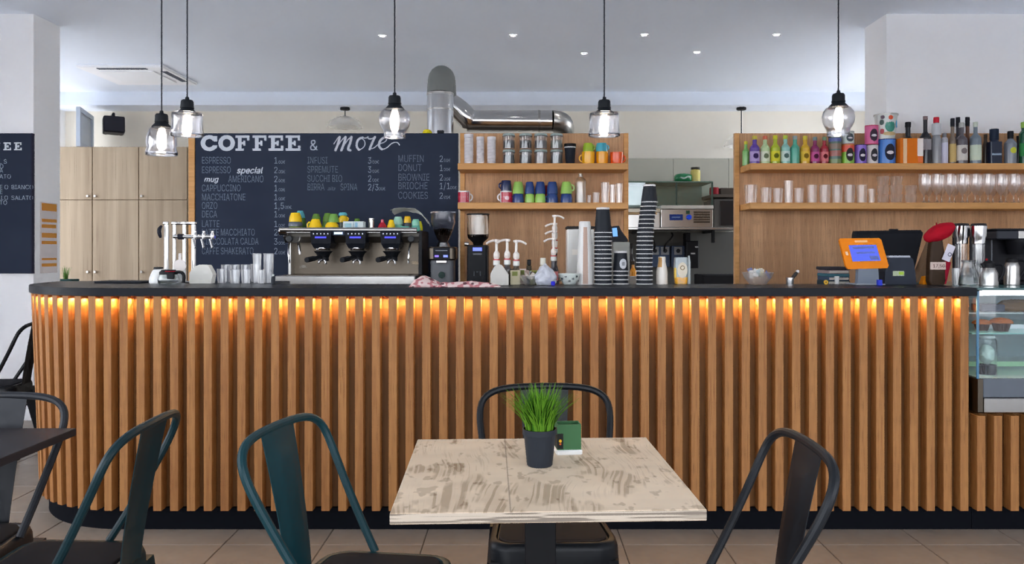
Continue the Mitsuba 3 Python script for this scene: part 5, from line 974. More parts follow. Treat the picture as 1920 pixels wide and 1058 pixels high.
# bowl of wrapped sweets, scoop, papers
d = 4.035
on_top('glass_bowl', 1421, d, [P('', bowl(0.078, 0.062), 'clear_sheet', None, True)], 'wide glass bowl of wrapped sachets before the right shelf unit', 'bowl')
sachets(1421, d, 0.075, WT + 0.052, ((206, 200, 186), (180, 190, 190), (196, 186, 150), (110, 110, 140), (210, 206, 200)), 16, 'wide glass bowl', sz=(0.026, 0.040))
on_top('scoop_pot', 1481, 4.09, [P('pot', lathe([(0, 0), (0.018, 0), (0.020, 0.03), (0.018, 0.034), (0, 0.032)], 18), 'chrome', None, 40), P('handle', tube([(0.005, 0, 0.02), (0.028, 0, 0.050), (0.036, 0, 0.060)], [0.008, 0.009, 0.007], 10), 'plastic', (50, 48, 46)), P('handle_tip', sphere(0.009, 0.040, 0, 0.064), 'gloss', (206, 200, 196))], 'little steel pot with a slanting dark handle on the worktop', 'pot')
z = LB
for w, h, col, lb in ((0.115, 0.045, (44, 56, 62), 'bottom dark folder of the pile left of the orange tablet'), (0.110, 0.020, (60, 76, 96), 'blue-grey folder in the pile left of the orange tablet'), (0.112, 0.016, (60, 100, 112), 'teal folder in the pile left of the orange tablet'), (0.108, 0.018, (150, 132, 130), 'pinkish grey folder in the pile left of the orange tablet'), (0.124, 0.016, (48, 46, 52), 'top black folder of the pile left of the orange tablet')):
    put('folder', [P('cover', bx(-w / 2, w / 2, -0.08, 0.08, 0, h, 0.002), 'matte', col, False), P('pages', bx(-w / 2 + 0.004, w / 2 - 0.004, -0.0806, -0.07, 0.004, h - 0.004), 'matte', (176, 172, 164) if h > 0.017 else col, False)], lb, 'folder', 'folders beside the till', x=X(1562, 4.30), y=4.30, z=z); z += h + 0.0005
on_top('roll_of_tape', 1548, 4.05, [P('', mv(lathe([(0.004, 0), (0.011, 0), (0.011, 0.008), (0.004, 0.008)], 16, True), rx=90, z=0.0112), 'plastic', (206, 160, 50), 40)], 'tiny yellow ring in front of the folder pile', 'ring')
on_top('paper_cup_small', 1569, 4.1, [P('', lathe([(0, 0), (0.010, 0), (0.012, 0.040), (0, 0.040)], 14), 'matte', (190, 190, 188), 40)], 'small whitish holder at the right end of the folder pile', 'holder')
# orange tablet on a grey stand
d = 4.02; k = d / F; tb = lambda px, py: (X(px, d) - X(1622, d), Z(py, d) - WT)
def slanted(poly_px, t0, t1):
    """plate whose outline is given in the pixels of the front view, between two depths"""
    p = [tb(*q) for q in poly_px]
    return ring_loft([np.array([(x, t1 + 0.22 * z, z) for x, z in p])[::-1], np.array([(x, t0 + 0.22 * z, z) for x, z in p])[::-1]])
out = [(1577, 451), (1580, 447), (1652, 446.5), (1656, 450), (1665, 498), (1662, 503), (1589, 505), (1585, 500)]
inn = [(1593, 460), (1645, 459), (1651, 489), (1598, 490.5)]
parts = [P('case', slanted(out, -0.03, -0.012), 'plastic', (226, 126, 14), False), P('screen', slanted(inn, -0.0312, -0.0302), 'screen', None, False, emit(0.0060, 0.0090, 0.0525)),
    P('screen_text', cat(slanted([(1600, 463), (1640, 462), (1641, 466), (1601, 467)], -0.0318, -0.0313), slanted([(1606, 473), (1640, 472), (1640.5, 475), (1607, 476)], -0.0318, -0.0313), slanted([(1630, 480), (1646, 480), (1648, 487), (1632, 487)], -0.0318, -0.0313)), 'plastic', (96, 110, 176), False),
    P('case_logo', slanted([(1605, 451), (1629, 450.5), (1629.5, 454.5), (1606, 455)], -0.0306, -0.0299), 'plastic', (240, 180, 120), False), P('case_button', slanted([(1585, 472), (1590, 472), (1591.5, 479), (1587, 479)], -0.0306, -0.0299), 'plastic', (240, 200, 160), False),
    P('stand', ring_loft([np.array([(x, y, z) for x, y in ((-0.046 + e, -0.02), (0.062 - e, -0.02), (0.062 - e, 0.012), (-0.046 + e, 0.012))]) for e, z in ((0.0, 0.004), (0.004, 0.08))]), 'plastic', (110, 118, 130), False), P('foot_plate', bx(-0.065, 0.08, -0.05, 0.09, 0, 0.006, 0.002), 'plastic', (150, 154, 162), False)]
on_top('tablet_till', 1622, d, parts, 'orange framed tablet on a grey stand with a blue screen', 'tablet')
d = 4.38; k = d / F; h_ = lambda py: Z(py, d) - LB; wx = lambda px: X(px, d) - X(1670, d)
mon = ring_loft([np.array([(wx(x), y, h_(py)) for x, y, py in pts]) for pts in (((1596, -0.02, 500), (1712, -0.02, 502), (1712, 0.01, 502), (1596, 0.01, 500)), ((1607, 0.03, 440), (1736, 0.03, 437), (1736, 0.07, 437), (1607, 0.07, 440)), ((1609, 0.04, 433), (1733, 0.04, 431), (1733, 0.07, 431), (1609, 0.07, 433)))])
on_top('till_monitor', 1670, d, [P('housing', mon, 'plastic', (20, 22, 28), False), P('stand', bx(-0.05, 0.05, 0.0, 0.05, 0, h_(500) + 0.01, 0.004), 'plastic', (22, 24, 30), False), P('foot', bx(-0.11, 0.055, -0.03, 0.09, 0, 0.012, 0.004), 'plastic', (20, 22, 28), False), P('camera', bx(wx(1676), wx(1692), 0.045, 0.065, h_(432), h_(429), 0.003), 'plastic', (30, 30, 34), False)], 'big black till monitor behind the orange tablet', 'monitor', base=LB)
d = 4.08; k = d / F; h_ = lambda py: Z(py, d) - WT; wx = lambda px: X(px, d) - X(1683, d)
pr = ring_loft([np.array([(wx(a), -0.04, max(h_(py), 0)), (wx(b), -0.04, max(h_(py), 0)), (wx(b) - 0.004, 0.04, max(h_(py), 0)), (wx(a) + 0.004, 0.04, max(h_(py), 0))]) for a, b, py in ((1652, 1711, 534.2), (1653, 1709, 510), (1658, 1705, 486), (1662, 1701, 483))])
on_top('receipt_printer', 1683, d, [P('housing', pr, 'plastic', (36, 42, 54), False), P('paper_slot', bx(wx(1661), wx(1702), -0.03, 0.03, h_(483) - 0.004, h_(479.5), 0.002), 'matte', (176, 180, 190), False), P('sticker', cat(bx(wx(1667), wx(1688), -0.042, -0.036, h_(517), h_(508))), 'matte', (168, 178, 150), False), P('green_mark', bx(wx(1678), wx(1687), -0.043, -0.04, h_(515), h_(509.5)), 'matte', (160, 190, 70), False)], 'dark blue-grey receipt printer right of the orange tablet', 'printer')
on_top('blue_box', 1649, 3.93, [P('', bx(-0.010, 0.010, -0.012, 0.012, 0, 0.028, 0.002), 'plastic', (44, 60, 190), False)], 'tiny blue box at the foot of the orange tablet stand', 'box')
# paper carrier, bottle dressed with a red beret
g = np.array([(-0.075, 0.0), (0.035, 0.0), (0.06, 0.22), (0.02, 0.235), (-0.03, 0.11)])
on_top('paper_carrier', 1737, 4.36, [P('', ring_loft([np.c_[g[:, 0], np.full(5, 0.03), g[:, 1]], np.c_[g[:, 0], np.full(5, -0.03), g[:, 1]]]), 'matte', (120, 96, 74), False)], 'brown paper bag leaning between the till and the beret bottle', 'bag')
on_top('orange_pouch', 1735, 4.08, [P('', ring_loft([np.array([(-0.024, -0.02, 0), (0.026, -0.02, 0), (0.026, 0.02, 0), (-0.024, 0.02, 0)]), np.array([(-0.012, -0.015, 0.04), (0.016, -0.015, 0.044), (0.016, 0.015, 0.044), (-0.012, 0.015, 0.04)])]), 'plastic', (232, 140, 20), False)], 'small orange pouch beside the beret bottle', 'pouch')
d = 4.02; k = d / F
ber = trimesh.creation.icosphere(3, 1.0); v = np.array(ber.vertices); v *= (0.9 + 0.2 * meshkit.fbm(v * 1.8, 3, 8))[:, None]; v *= [0.082, 0.06, 0.040]; v[:, 2] += 0.03 * np.clip(v[:, 0] / 0.08, -1, 1) ** 2 * np.sign(v[:, 0]) * 0.2; ber = TM(v, ber.faces)
btl = ring_loft([np.c_[np.array(rrect(w * 2 * k, 0.05, 0.012).exterior.coords)[:-1], np.full(len(rrect(w * 2 * k, 0.05, 0.012).exterior.coords) - 1, z)] for w, z in ((13, 0), (15.5, 0.02), (14.5, 0.12), (13, 0.17), (10, 0.225))])
parts = [P('body', btl, 'plastic', (52, 36, 22), 30), P('beret', mv(ber, 0.020, 0, 0.262, ry=-24), 'matte', (160, 10, 32), 50), P('beret_stalk', tube([(0.006, 0, 0.295), (0.004, 0, 0.312)], 0.003, 6), 'matte', (130, 10, 26)), P('red_scarf', ring_loft([np.array([(0.028, -0.02, 0.004), (0.043, -0.02, 0.004), (0.043, 0.02, 0.004), (0.028, 0.02, 0.004)]), np.array([(0.030, -0.022, 0.10), (0.066, -0.022, 0.11), (0.066, 0.022, 0.11), (0.030, 0.022, 0.10)]), np.array([(0.026, -0.02, 0.14), (0.044, -0.02, 0.14), (0.044, 0.02, 0.14), (0.026, 0.02, 0.14)])]), 'matte', (140, 16, 40), False),
    P('price_card', bx(-0.040, 0.037, -0.0275, -0.0255, 0.076, 0.114), 'matte', (196, 176, 166), False), P('price_text', text('17,50', 0.016, -0.029, 0.087, -0.0277, False, 1.0), 'matte', (110, 80, 74), False),
    P('swing_tag', mv(bx(-0.020, 0.020, -0.001, 0.001, -0.042, 0.042), 0.048, -0.034, 0.160, ry=22), 'matte', (206, 202, 212), False), P('tag_ring', mv(mv(extr(Point(0, 0).buffer(0.010).difference(Point(0, 0).buffer(0.0065)), 0.0008), rx=90), 0.053, -0.0352, 0.152), 'matte', (80, 80, 96), False)]
on_top('gift_bottle', 1754, d, parts, 'brown bottle wearing a red beret with a white hanging tag', 'bottle')
# chrome dispensers
for px, dd, lb in ((1802, 4.14, 'left chrome topped clear dispenser behind the worktop corner'), (1835, 3.97, 'right chrome topped clear dispenser beside the coffee brewer')):
    kk = dd / F; hh = lambda py: Z(py, dd) - WT
    tb_ = tumbler(10.5 * kk, 10.5 * kk, hh(457), 0.003)
    on_top('dispenser', px, dd, [P('glass_tube', tb_, 'clear_sheet', None, 50), P('chrome_head', lathe([(0, hh(457)), (11.5 * kk, hh(457)), (11.5 * kk, hh(447)), (13.5 * kk, hh(443)), (14 * kk, hh(424)), (0, hh(424))], 26), 'chrome', None, 40), P('lid', lathe([(0, hh(424)), (14.4 * kk, hh(424)), (12 * kk, hh(419.5)), (0, hh(418.5))], 26), 'plastic', (40, 38, 40), 40), P('backing', bx(-0.02, 0.02, 0.034, 0.05, 0, hh(426), 0.003), 'plastic', (30, 30, 34), False)], lb, 'dispenser', 'chrome topped dispensers')
jug = lathe([(0, 0), (0.042, 0), (0.046, 0.01), (0.036, 0.07), (0.026, 0.105), (0.032, 0.125), (0.030, 0.125), (0.024, 0.105), (0.034, 0.07), (0.043, 0.01), (0, 0.006)], 26)
if jug.volume < 0: jug.invert()
on_top('glass_jug', 1816, 3.86, [P('body', jug, 'glass', None, True), P('handle', tube(spline([(0.028, 0, 0.11), (0.056, 0, 0.10), (0.060, 0, 0.07), (0.042, 0, 0.035)], 12), 0.004, 8), 'glass', None)], 'clear glass jug at the right end of the worktop', 'jug')
on_top('jar_of_straws', 1793, 3.96, [P('', tumbler(0.020, 0.021, 0.085), 'clear_sheet', None, 50)], 'plain glass left of the clear jug at the right end of the worktop', 'glass')

# ================================================================== glass display case at the right end
cx0, cx1, cy0, cy1 = BX1 + 0.006, 3.30, BY + 0.012, 4.48
mat('case_glass', {'type': 'thindielectric', 'int_ior': 1.5, 'specular_transmittance': rgb(238, 248, 247)})
Dz = lambda py: Z(py, cy0)
parts = [P('front_panel', bx(cx0 + 0.03, cx1, cy0 + 0.004, cy0 + 0.03, Dz(746), Dz(711), 0.002), 'plastic', (96, 102, 110), False), P('lower_panel', bx(cx0 + 0.03, cx1, cy0 - 0.006, cy0 + 0.04, Dz(774), Dz(747), 0.003), 'steel', None, False, label='pale metal strip along the bottom'), P('side_plinth', bx(cx0 + 0.004, cx0 + 0.029, cy0, cy1, Dz(774), Dz(711), 0.002), 'dull_steel', None, False),
    P('floor_tray', bx(cx0 + 0.03, cx1, cy0 + 0.031, cy1, Dz(711) - 0.03, Dz(711), 0.002), 'gloss', (196, 202, 196), False), P('rear_wall', bx(cx0 + 0.012, cx1, cy1 - 0.02, cy1, Dz(711), 1.108), 'gloss', (150, 166, 172), False), P('corner_post', bx(cx0, cx0 + 0.010, cy0, cy0 + 0.010, Dz(711), 1.108, 0.002), 'gloss', (70, 118, 150), False),
    P('front_glass', bx(cx0 + 0.011, cx1, cy0 + 0.004, cy0 + 0.0042, Dz(711), 1.092), 'case_glass', None, False), P('side_glass', bx(cx0 + 0.004, cx0 + 0.0042, cy0 + 0.011, cy1, Dz(711), 1.108), 'case_glass', None, False),
    P('top_plate', bx(cx0, cx1, cy0, cy1, 1.113, 1.123, 0.002), 'gloss', (60, 92, 92), False, label='greenish glass top'), P('light_bar', bx(cx0 + 0.032, cx1, cy0 + 0.008, cy0 + 0.05, 1.088, 1.1125, 0.003), 'lamp_body', None, False, emit(0.14, 0.15, 0.16), label='white light bar under the top'), P('bar_end', bx(cx0 + 0.012, cx0 + 0.031, cy0 + 0.006, cy0 + 0.05, 1.084, 1.1125, 0.002), 'chrome', None, False),
    P('shelf', bx(cx0 + 0.010, cx1, cy0 + 0.06, cy1 - 0.021, Z(624, 3.75) - 0.007, Z(624, 3.75), 0.001), 'gloss', (120, 168, 166), False, label='green edged glass shelf'), P('price_rail', bx(cx0 + 0.14, cx1, cy0 + 0.25, cy0 + 0.256, Z(624, 3.75) + 0.001, Z(624, 3.75) + 0.022), 'gloss', (206, 210, 214), False),
    P('upper_shelf', bx(cx0 + 0.010, cx1, cy0 + 0.34, cy1 - 0.021, Z(586, 4.02) - 0.007, Z(586, 4.02), 0.001), 'gloss', (196, 204, 206), False), P('tray_band', bx(cx0 + 0.14, cx1, cy0 + 0.33, cy0 + 0.335, Dz(711) + 0.01, Dz(711) + 0.035), 'gloss', (150, 190, 150), False)]
put('display_case', parts, 'glass pastry display case with a lit top at the right end of the bar', 'display case')
sz_ = Z(624, 3.75)
def muffin(px, d, r, lb, base=sz_, col=(112, 62, 36), top=(150, 84, 44)):
    a = trimesh.creation.icosphere(3, 1.0); v = np.array(a.vertices); v *= (0.86 + 0.28 * meshkit.fbm(v * 3 + px, 3, 5))[:, None]; v *= [r * 1.15, r * 1.15, r * 0.5]; v[:, 2] = np.maximum(v[:, 2], -0.004)
    p = []
    for i in range(48):
        t = 2 * math.pi * i / 48; p.append((math.cos(t) * (1 + 0.035 * (i % 2)), math.sin(t) * (1 + 0.035 * (i % 2))))
    p = np.array(p); rg = lambda q, z: np.c_[p * q, np.full(48, z)]
    put('muffin', [P('paper_case', ring_loft([rg(r * 0.68, 0), rg(r * 0.98, r * 1.0)]), 'matte', (52, 26, 22), False), P('cake_top', mv(TM(v, a.faces), z=r * 0.98), 'matte', top, 40)], lb, 'muffin', 'muffins in the display case', x=X(px, d), y=d, z=base)
muffin(1841, 3.86, 0.036, 'muffin half behind the left glass edge of the display case')
muffin(1877, 3.83, 0.043, 'larger muffin in a dark paper case, second from the left in the display case')
lf = trimesh.creation.icosphere(3, 1.0); v = np.array(lf.vertices); v *= (0.88 + 0.24 * meshkit.fbm(v * 2.6 + 3, 3, 2))[:, None]; v = np.sign(v) * np.abs(v) ** 0.8 * [0.10, 0.05, 0.033]; v[:, 2] = np.maximum(v[:, 2], -0.026)
put('loaf_cake', [P('', TM(v, lf.faces), 'matte', (124, 92, 62), 50)], 'long brown loaf cake lying behind the muffins', 'cake', x=X(1908, 4.12), y=4.12, z=Z(586, 4.02) + 0.0262)
put('cake_board', [P('', bx(-0.06, 0.06, -0.05, 0.05, 0, 0.035, 0.004), 'matte', (74, 78, 96), False)], 'dark wrapped slab behind the left muffin on the upper glass shelf', 'cake', x=X(1852, 4.12), y=4.12, z=Z(586, 4.02) + 0.0003)
def blob(a, b, c, sd):
    m = trimesh.creation.icosphere(3, 1.0); v = np.array(m.vertices); return TM(v * (0.75 + 0.4 * meshkit.fbm(v * 2.4, 3, sd))[:, None] * [a, b, c], m.faces)
jr = 0.043; jz = Dz(711) + 0.0004; jh_ = Z(632, 3.78) - jz
jb = lathe([(0, 0), (jr, 0), (jr, jh_ * 0.88), (jr * 0.85, jh_ * 0.96), (jr * 0.8, jh_ * 0.96), (jr - 0.003, jh_ * 0.87), (jr - 0.003, 0.004), (0, 0.004)], 26)
if jb.volume < 0: jb.invert()
put('storage_jar', [P('glass_body', jb, 'glass', None, 40), P('lid', lathe([(0, jh_ * 0.97), (jr * 0.86, jh_ * 0.97), (jr * 0.8, jh_ * 1.03), (jr * 0.3, jh_ * 1.06), (0, jh_ * 1.06)], 22), 'gloss', (190, 200, 200), 40), P('dark_contents', cyl(jr - 0.0036, 0.0045, jh_ * 0.27, 22), 'matte', (44, 44, 54), 40), P('pale_contents', mv(blob(0.036, 0.036, 0.050, 3), z=jh_ * 0.28 + 0.047), 'gloss', (186, 204, 196), 30)], 'glass jar with a dark base and pale contents inside the display case', 'jar', x=X(1850, 3.80), y=3.80, z=jz)
# coffee brewer and steel pots on top of the case
WT2 = 1.1235
d = 4.14; k = d / F; h_ = lambda py: Z(py, d) - WT2; wx = lambda px: X(px, d) - X(1885, d)
parts = [P('base', bx(wx(1851), wx(1940), -0.10, 0.12, 0, 0.014, 0.004), 'plastic', (22, 22, 26), False), P('column', bx(wx(1852), wx(1940), 0.03, 0.12, 0.0145, h_(447), 0.004), 'plastic', (24, 24, 28), False), P('divider', bx(wx(1864), wx(1866), 0.025, 0.03, 0.02, h_(450)), 'plastic', (110, 112, 116), False), P('head', bx(wx(1850), wx(1940), -0.09, 0.12, h_(449), h_(433), 0.005), 'plastic', (52, 54, 60), False), P('head_badge', bx(wx(1889), wx(1940), -0.0935, -0.09, h_(448), h_(434), 0.001), 'steel', None, False), P('top_lid', bx(wx(1848), wx(1912), -0.095, 0.12, h_(433), h_(429.5), 0.003), 'plastic', (24, 26, 32), False),
    P('filter_holder', mv(lathe([(0, 0), (0.045, 0), (0.062, 0.06), (0.062, 0.075), (0, 0.075)], 24), wx(1905), -0.02, h_(477)), 'plastic', (20, 20, 24), 40), P('filter_handle', mv(tube([(0, 0, 0), (0, -0.05, 0)], [0.01, 0.012], 10), wx(1905), -0.08, h_(465)), 'plastic', (24, 24, 26)), P('red_lamp', mv(sphere(0.006), wx(1856), 0.03, h_(487)), 'plastic', (180, 20, 30))]
put('coffee_brewer', parts, 'black filter coffee brewer on top of the display case', 'coffee brewer', x=X(1885, d), y=d, z=WT2)
def steel_pot(px, dd, top, r, lb):
    h = Z(top, dd) - WT2
    put('steel_pot', [P('body', lathe([(0, 0), (r, 0), (r * 1.03, 0.006), (r * 0.98, h * 0.5), (r * 0.66, h * 0.72), (0, h * 0.72)], 26), 'steel', None, 40), P('lid', lathe([(0, h * 0.72), (r * 0.68, h * 0.72), (r * 0.70, h * 0.9), (r * 0.45, h), (0, h)], 24), 'plastic', (24, 24, 26), 40), P('spout', mv(bx(-r * 0.98, -r * 0.4, -0.01, 0.01, h * 0.72, h * 0.9, 0.004)), 'plastic', (26, 26, 28), False), P('handle', tube(spline([(r * 0.6, -0.01, h * 0.84), (r * 1.35, -0.02, h * 0.82), (r * 1.45, -0.02, h * 0.5), (r * 1.02, -0.01, h * 0.2)], 14), 0.007, 8), 'plastic', (22, 22, 26))], lb, 'coffee pot', 'steel coffee pots', x=X(px, dd), y=dd, z=WT2)
steel_pot(1854, 3.88, 489, 0.040, 'squat steel coffee pot with a black lid beside the brewer')
d = 4.08
put('steel_pot', [P('body', lathe([(0, 0), (0.034, 0), (0.0355, 0.006), (0.035, 0.09), (0.026, 0.112), (0, 0.112)], 26), 'steel', None, 40), P('lid', lathe([(0, 0.112), (0.027, 0.112), (0.028, 0.128), (0.018, 0.136), (0, 0.136)], 24), 'plastic', (24, 24, 26), 40), P('handle', tube(spline([(0.02, -0.01, 0.122), (0.05, -0.02, 0.12), (0.054, -0.02, 0.08), (0.036, -0.01, 0.04)], 14), 0.007, 8), 'plastic', (22, 22, 26))], 'tall steel coffee pot standing under the brewer', 'coffee pot', 'steel coffee pots', x=X(1897, 3.98), y=3.98, z=WT2)

# ================================================================== kitchen behind the pass
kd = 8.1; kz = lambda py, d=8.1: Z(py, d); kx = lambda px, d=8.1: X(px, d)
put('steel_shelf', [P('board', bx(kx(1172), kx(1392), 8.05, KD - 0.0035, kz(431), kz(427), 0.003), 'steel', None, False)] + [P('bracket', cat(bx(kx(a), kx(a + 5), 8.25, 8.29, kz(455), kz(431) - 0.001), bx(kx(a), kx(a + 5), 8.29, KD - 0.0035, kz(436), kz(431) - 0.001)), 'plastic', (40, 42, 44), False) for a in (1200, 1342)], 'wall mounted steel shelf in the kitchen carrying the warming oven', 'shelf')
sz2 = kz(427) + 0.0005
parts = [P('body', bx(kx(1240), kx(1338), 8.12, 8.6, sz2, kz(392), 0.006), 'steel', None, False), P('control_panel', bx(kx(1256), kx(1281), 8.113, 8.12, kz(413), kz(402), 0.001), 'plastic', (40, 60, 130), False), P('control_text', bx(kx(1260), kx(1276), 8.1115, 8.113, kz(409), kz(406)), 'plastic', (110, 130, 180), False), P('knob', mv(cyl(0.026, 0, 0.03, 18, 0.004), kx(1292), 8.118, kz(407.5), rx=90), 'plastic', (40, 80, 220), 40), P('green_light', bx(kx(1287), kx(1294), 8.114, 8.12, kz(401), kz(395)), 'plastic', (50, 80, 60), False)]
for i in range(5): parts.append(P('louvre', bx(kx(1301), kx(1332), 8.112, 8.122, kz(399.5 + 4.6 * i), kz(396.5 + 4.6 * i), 0.002), 'dull_steel', None, False))
put('oven', parts, 'stainless kitchen oven with a blue control panel and louvres seen between the shelf units', 'oven')
put('bread_warmer', [P('body', bx(kx(1172), kx(1239), 8.14, 8.6, sz2, kz(398), 0.005), 'steel', None, False), P('cream_rail', bx(kx(1172), kx(1239), 8.125, 8.14, kz(398), kz(391), 0.003), 'gloss', (206, 196, 170), False), P('wood_board', bx(kx(1174), kx(1232), 8.10, 8.14, kz(402.5), kz(398.5), 0.002), 'matte', (190, 160, 120), False)], 'low cream and steel warmer left of the oven', 'warmer')
gz0 = kz(391.5)
put('glass_counter_case', [P('base_rail', bx(kx(1240), kx(1338), 8.10, 8.6, kz(391.7), kz(385), 0.004), 'gloss', (206, 204, 194), False), P('glass_front', bx(kx(1172), kx(1336), 8.13, 8.133, kz(384.5), kz(342)), 'case_glass', None, False), P('glass_top', bx(kx(1172), kx(1338), 8.12, 8.6, kz(342), kz(339.5), 0.002), 'plastic', (104, 124, 112), False), P('rear_panel', bx(kx(1172), kx(1336), 8.58, 8.6, kz(384.5), kz(342)), 'gloss', (134, 150, 138), False), P('post', bx(kx(1268), kx(1270.5), 8.12, 8.135, kz(384.5), kz(342)), 'plastic', (70, 86, 76), False), P('post', bx(kx(1335), kx(1338), 8.12, 8.135, kz(384.5), kz(342)), 'plastic', (70, 86, 76), False), P('post', bx(kx(1172), kx(1174), 8.12, 8.135, kz(390), kz(342)), 'plastic', (70, 86, 76), False)], 'pale green glass case standing on the oven in the kitchen', 'glass case')
top_z = kz(339.5) + 0.0005
ft = trimesh.creation.icosphere(3, 1.0); v = np.array(ft.vertices); v = np.sign(v) * np.abs(v) ** 0.7 * [17 * kd / F, 0.08, 9 * kd / F]; v *= (0.94 + 0.12 * meshkit.fbm(np.array(ft.vertices) * 2, 3, 1))[:, None]; v[:, 2] = np.maximum(v[:, 2], -0.045)
put('food_packet', [P('packet', TM(v, ft.faces), 'gloss', (34, 120, 74), 50), P('printed_wave', tube(spline([(-0.04, -0.083, 0.0), (0.0, -0.09, -0.008), (0.03, -0.088, 0.008), (0.06, -0.075, 0.0)], 16), 0.009, 6), 'gloss', (190, 206, 196))], 'green food packet lying on the glass case in the kitchen', 'packet', x=kx(1288), y=8.3, z=top_z + 0.0455)
put('pickle_jar', [P('body', lathe([(0, 0), (0.048, 0), (0.050, 0.01), (0.050, 0.115), (0.040, 0.135), (0, 0.135)], 22), 'gloss', (206, 190, 104), 40), P('lid', cyl(0.046, 0.135, 0.158, 22, 0.003), 'plastic', (52, 50, 44), 40), P('paper_label', band(0.050, 0.03, 0.10, a0=-60, a1=60), 'matte', (214, 200, 120), False)], 'yellow jar with a dark lid beside the green packet', 'jar', x=kx(1312), y=8.3, z=top_z)
put('wall_shelf', [P('', bx(kx(1339), kx(1400), 8.2, KD - 0.0035, kz(369), kz(363), 0.003), 'plastic', (92, 84, 76), False)], 'short brown wall shelf right of the glass case', 'shelf')
put('red_tin', [P('', mv(cyl(9 * kd / F, 0, 14 * kd / F, 20, 0.006), 0), 'plastic', (150, 36, 46), 40)], 'red round tin on the short brown wall shelf', 'tin', x=kx(1348), y=8.3, z=kz(363) + 0.0005)
put('dark_box', [P('', bx(-0.09, 0.09, -0.08, 0.08, 0, 0.07, 0.004), 'matte', (82, 74, 66), False)], 'dark brown box at the right end of the short wall shelf', 'box', x=kx(1376), y=8.35, z=kz(363) + 0.0005)
put('microwave', [P('body', bx(kx(1341), kx(1395), 8.15, 8.6, sz2, kz(373), 0.005), 'plastic', (86, 84, 80), False), P('door', bx(kx(1352), kx(1395), 8.14, 8.15, kz(423), kz(376), 0.003), 'gloss', (36, 36, 38), False)], 'grey microwave with a black door right of the oven', 'microwave')
for a, b, lb in ((1219, 1256, 'left blue-grey wall socket box under the kitchen shelf'), (1259, 1284, 'right blue-grey wall socket box under the kitchen shelf')):
    y1 = KD - 0.0035; dx = 8.62
    ps = [P('frame', bx(kx(a, dx), kx(b, dx), dx, y1, kz(501, dx), kz(461, dx), 0.006), 'plastic', (74, 90, 116), False)]
    for c in ((a + 9, b - 9) if b - a > 30 else ((a + b) / 2,)):
        ps += [P('socket', bx(kx(c - 7.5, dx), kx(c + 7.5, dx), dx - 0.006, dx - 0.0005, kz(478, dx), kz(463, dx), 0.002), 'gloss', (150, 156, 162), False), P('socket_hole', mv(cyl(0.022, 0, 0.003, 16), kx(c, dx), dx - 0.006, kz(470.5, dx), rx=90), 'matte', (50, 54, 60), False)]
    put('socket_box', ps, lb, 'socket', 'wall sockets in the kitchen')
def cable(pts, lb, r=0.009):
    put('cable', [P('', tube(spline([(kx(a, 8.55), q, kz(b, 8.55)) for a, b, q in pts], 26), r, 8), 'plastic', (26, 26, 28))], lb, 'cable')
cable([(1226, 470, 8.60), (1228, 458, 8.54), (1222, 448, 8.54), (1214, 452, 8.56), (1205, 447, 8.6)], 'black cable looping left from the socket box')
cable([(1247, 470, 8.60), (1248, 458, 8.54), (1258, 448, 8.54), (1262, 441, 8.56), (1261, 437, 8.6)], 'black cable rising from the socket box to the kitchen shelf')
put('power_adapter', [P('body', bx(kx(1286, 8.55), kx(1309, 8.55), 8.52, KD - 0.0035, kz(503, 8.55), kz(452, 8.55), 0.008), 'plastic', (26, 27, 30), False), P('neck', bx(kx(1286, 8.55), kx(1295, 8.55), 8.54, KD - 0.0035, kz(453, 8.55), kz(437, 8.55), 0.006), 'plastic', (24, 24, 28), False), P('white_mark', bx(kx(1302, 8.55), kx(1308, 8.55), 8.5185, 8.52, kz(464.5, 8.55), kz(462, 8.55)), 'matte', (190, 190, 190), False), P('white_mark', bx(kx(1294, 8.55), kx(1302, 8.55), 8.5185, 8.52, kz(477, 8.55), kz(474, 8.55)), 'matte', (180, 180, 180), False)], 'big black wall box beside the kitchen sockets', 'wall box')
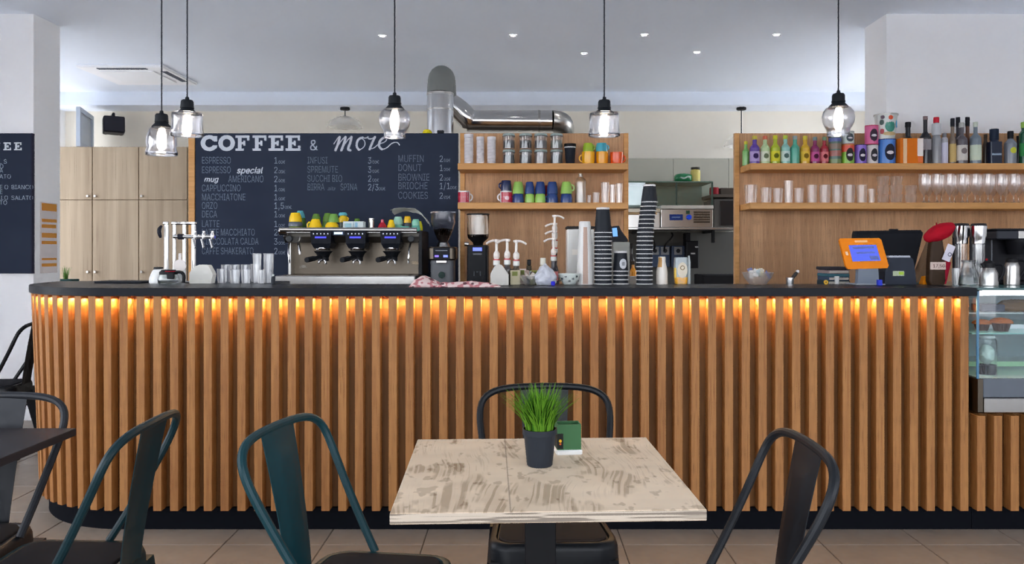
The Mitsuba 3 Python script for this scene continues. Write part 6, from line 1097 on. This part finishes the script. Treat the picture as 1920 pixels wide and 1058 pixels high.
put('prep_table', [P('top', bx(1.0, 2.7, 7.7, 8.6, 0.86, 0.90, 0.004), 'steel', None, False), P('body', bx(1.04, 2.66, 7.75, 8.55, 0.1, 0.859), 'dull_steel', None, False)] + [P('leg', bx(a, a + 0.04, b, b + 0.04, 0, 0.099), 'steel', None, False) for a in (1.05, 2.61) for b in (7.78, 8.48)], 'steel prep table in the kitchen below the sockets', 'table')
put('black_crate', [P('', bx(kx(1318, 7.9), kx(1390, 7.9), 7.9, 8.3, 0.9005, Z(516, 7.9), 0.006), 'matte', (34, 34, 36), False)], 'low black crate on the kitchen table by the right shelf unit', 'crate')
for px, top, col, cap, lb in ((1184, 457, (40, 36, 34), (26, 26, 26), 'dark bottle at the left side of the kitchen pass'), (1187, 490, (214, 140, 30), (60, 50, 40), 'orange bottle at the left side of the kitchen pass')):
    dd = 8.2 if top < 470 else 7.95; put('sauce_bottle', bottle(0.035, Z(top, dd) - 0.9005, 0.4, 0.62, 0.78, col, cap), lb, 'bottle', 'bottles on the kitchen table', x=X(px, dd), y=dd, z=0.9005)
put('white_tub', [P('', bx(-0.04, 0.04, -0.04, 0.04, 0, Z(518, 7.82) - 0.9005, 0.004), 'matte', (160, 156, 150), False)], 'whitish tub below the orange bottle', 'tub', x=X(1187, 7.80), y=7.80, z=0.9005)
# plant far left
put('plant_stand', [P('top', bx(-4.45, -4.08, 7.35, 7.7, 0.86, 0.90, 0.003), 'oak', None, False)] + [P('leg', bx(a, a + 0.035, b, b + 0.035, 0, 0.859), 'oak', None, False) for a in (-4.44, -4.125) for b in (7.36, 7.655)], 'small oak stand between the left wall and the cupboards', 'stand')
pl = mv(grass(60, 0.15, 0.06, 0.02), 0, 0, 0.115)
put('potted_plant', [P('pot', rbox(0.16, 0.14, 0, 0.125, 0.02, 0.004, 1.15), 'matte', (34, 66, 66), 40), P('leaves', pl, 'leaf', (90, 130, 60), False, label={'label': 'green leaves', 'kind': 'stuff'})], 'small plant in a dark teal pot between the left wall and the bar', 'plant', x=X(121, 7.5), y=7.52, z=0.9005)
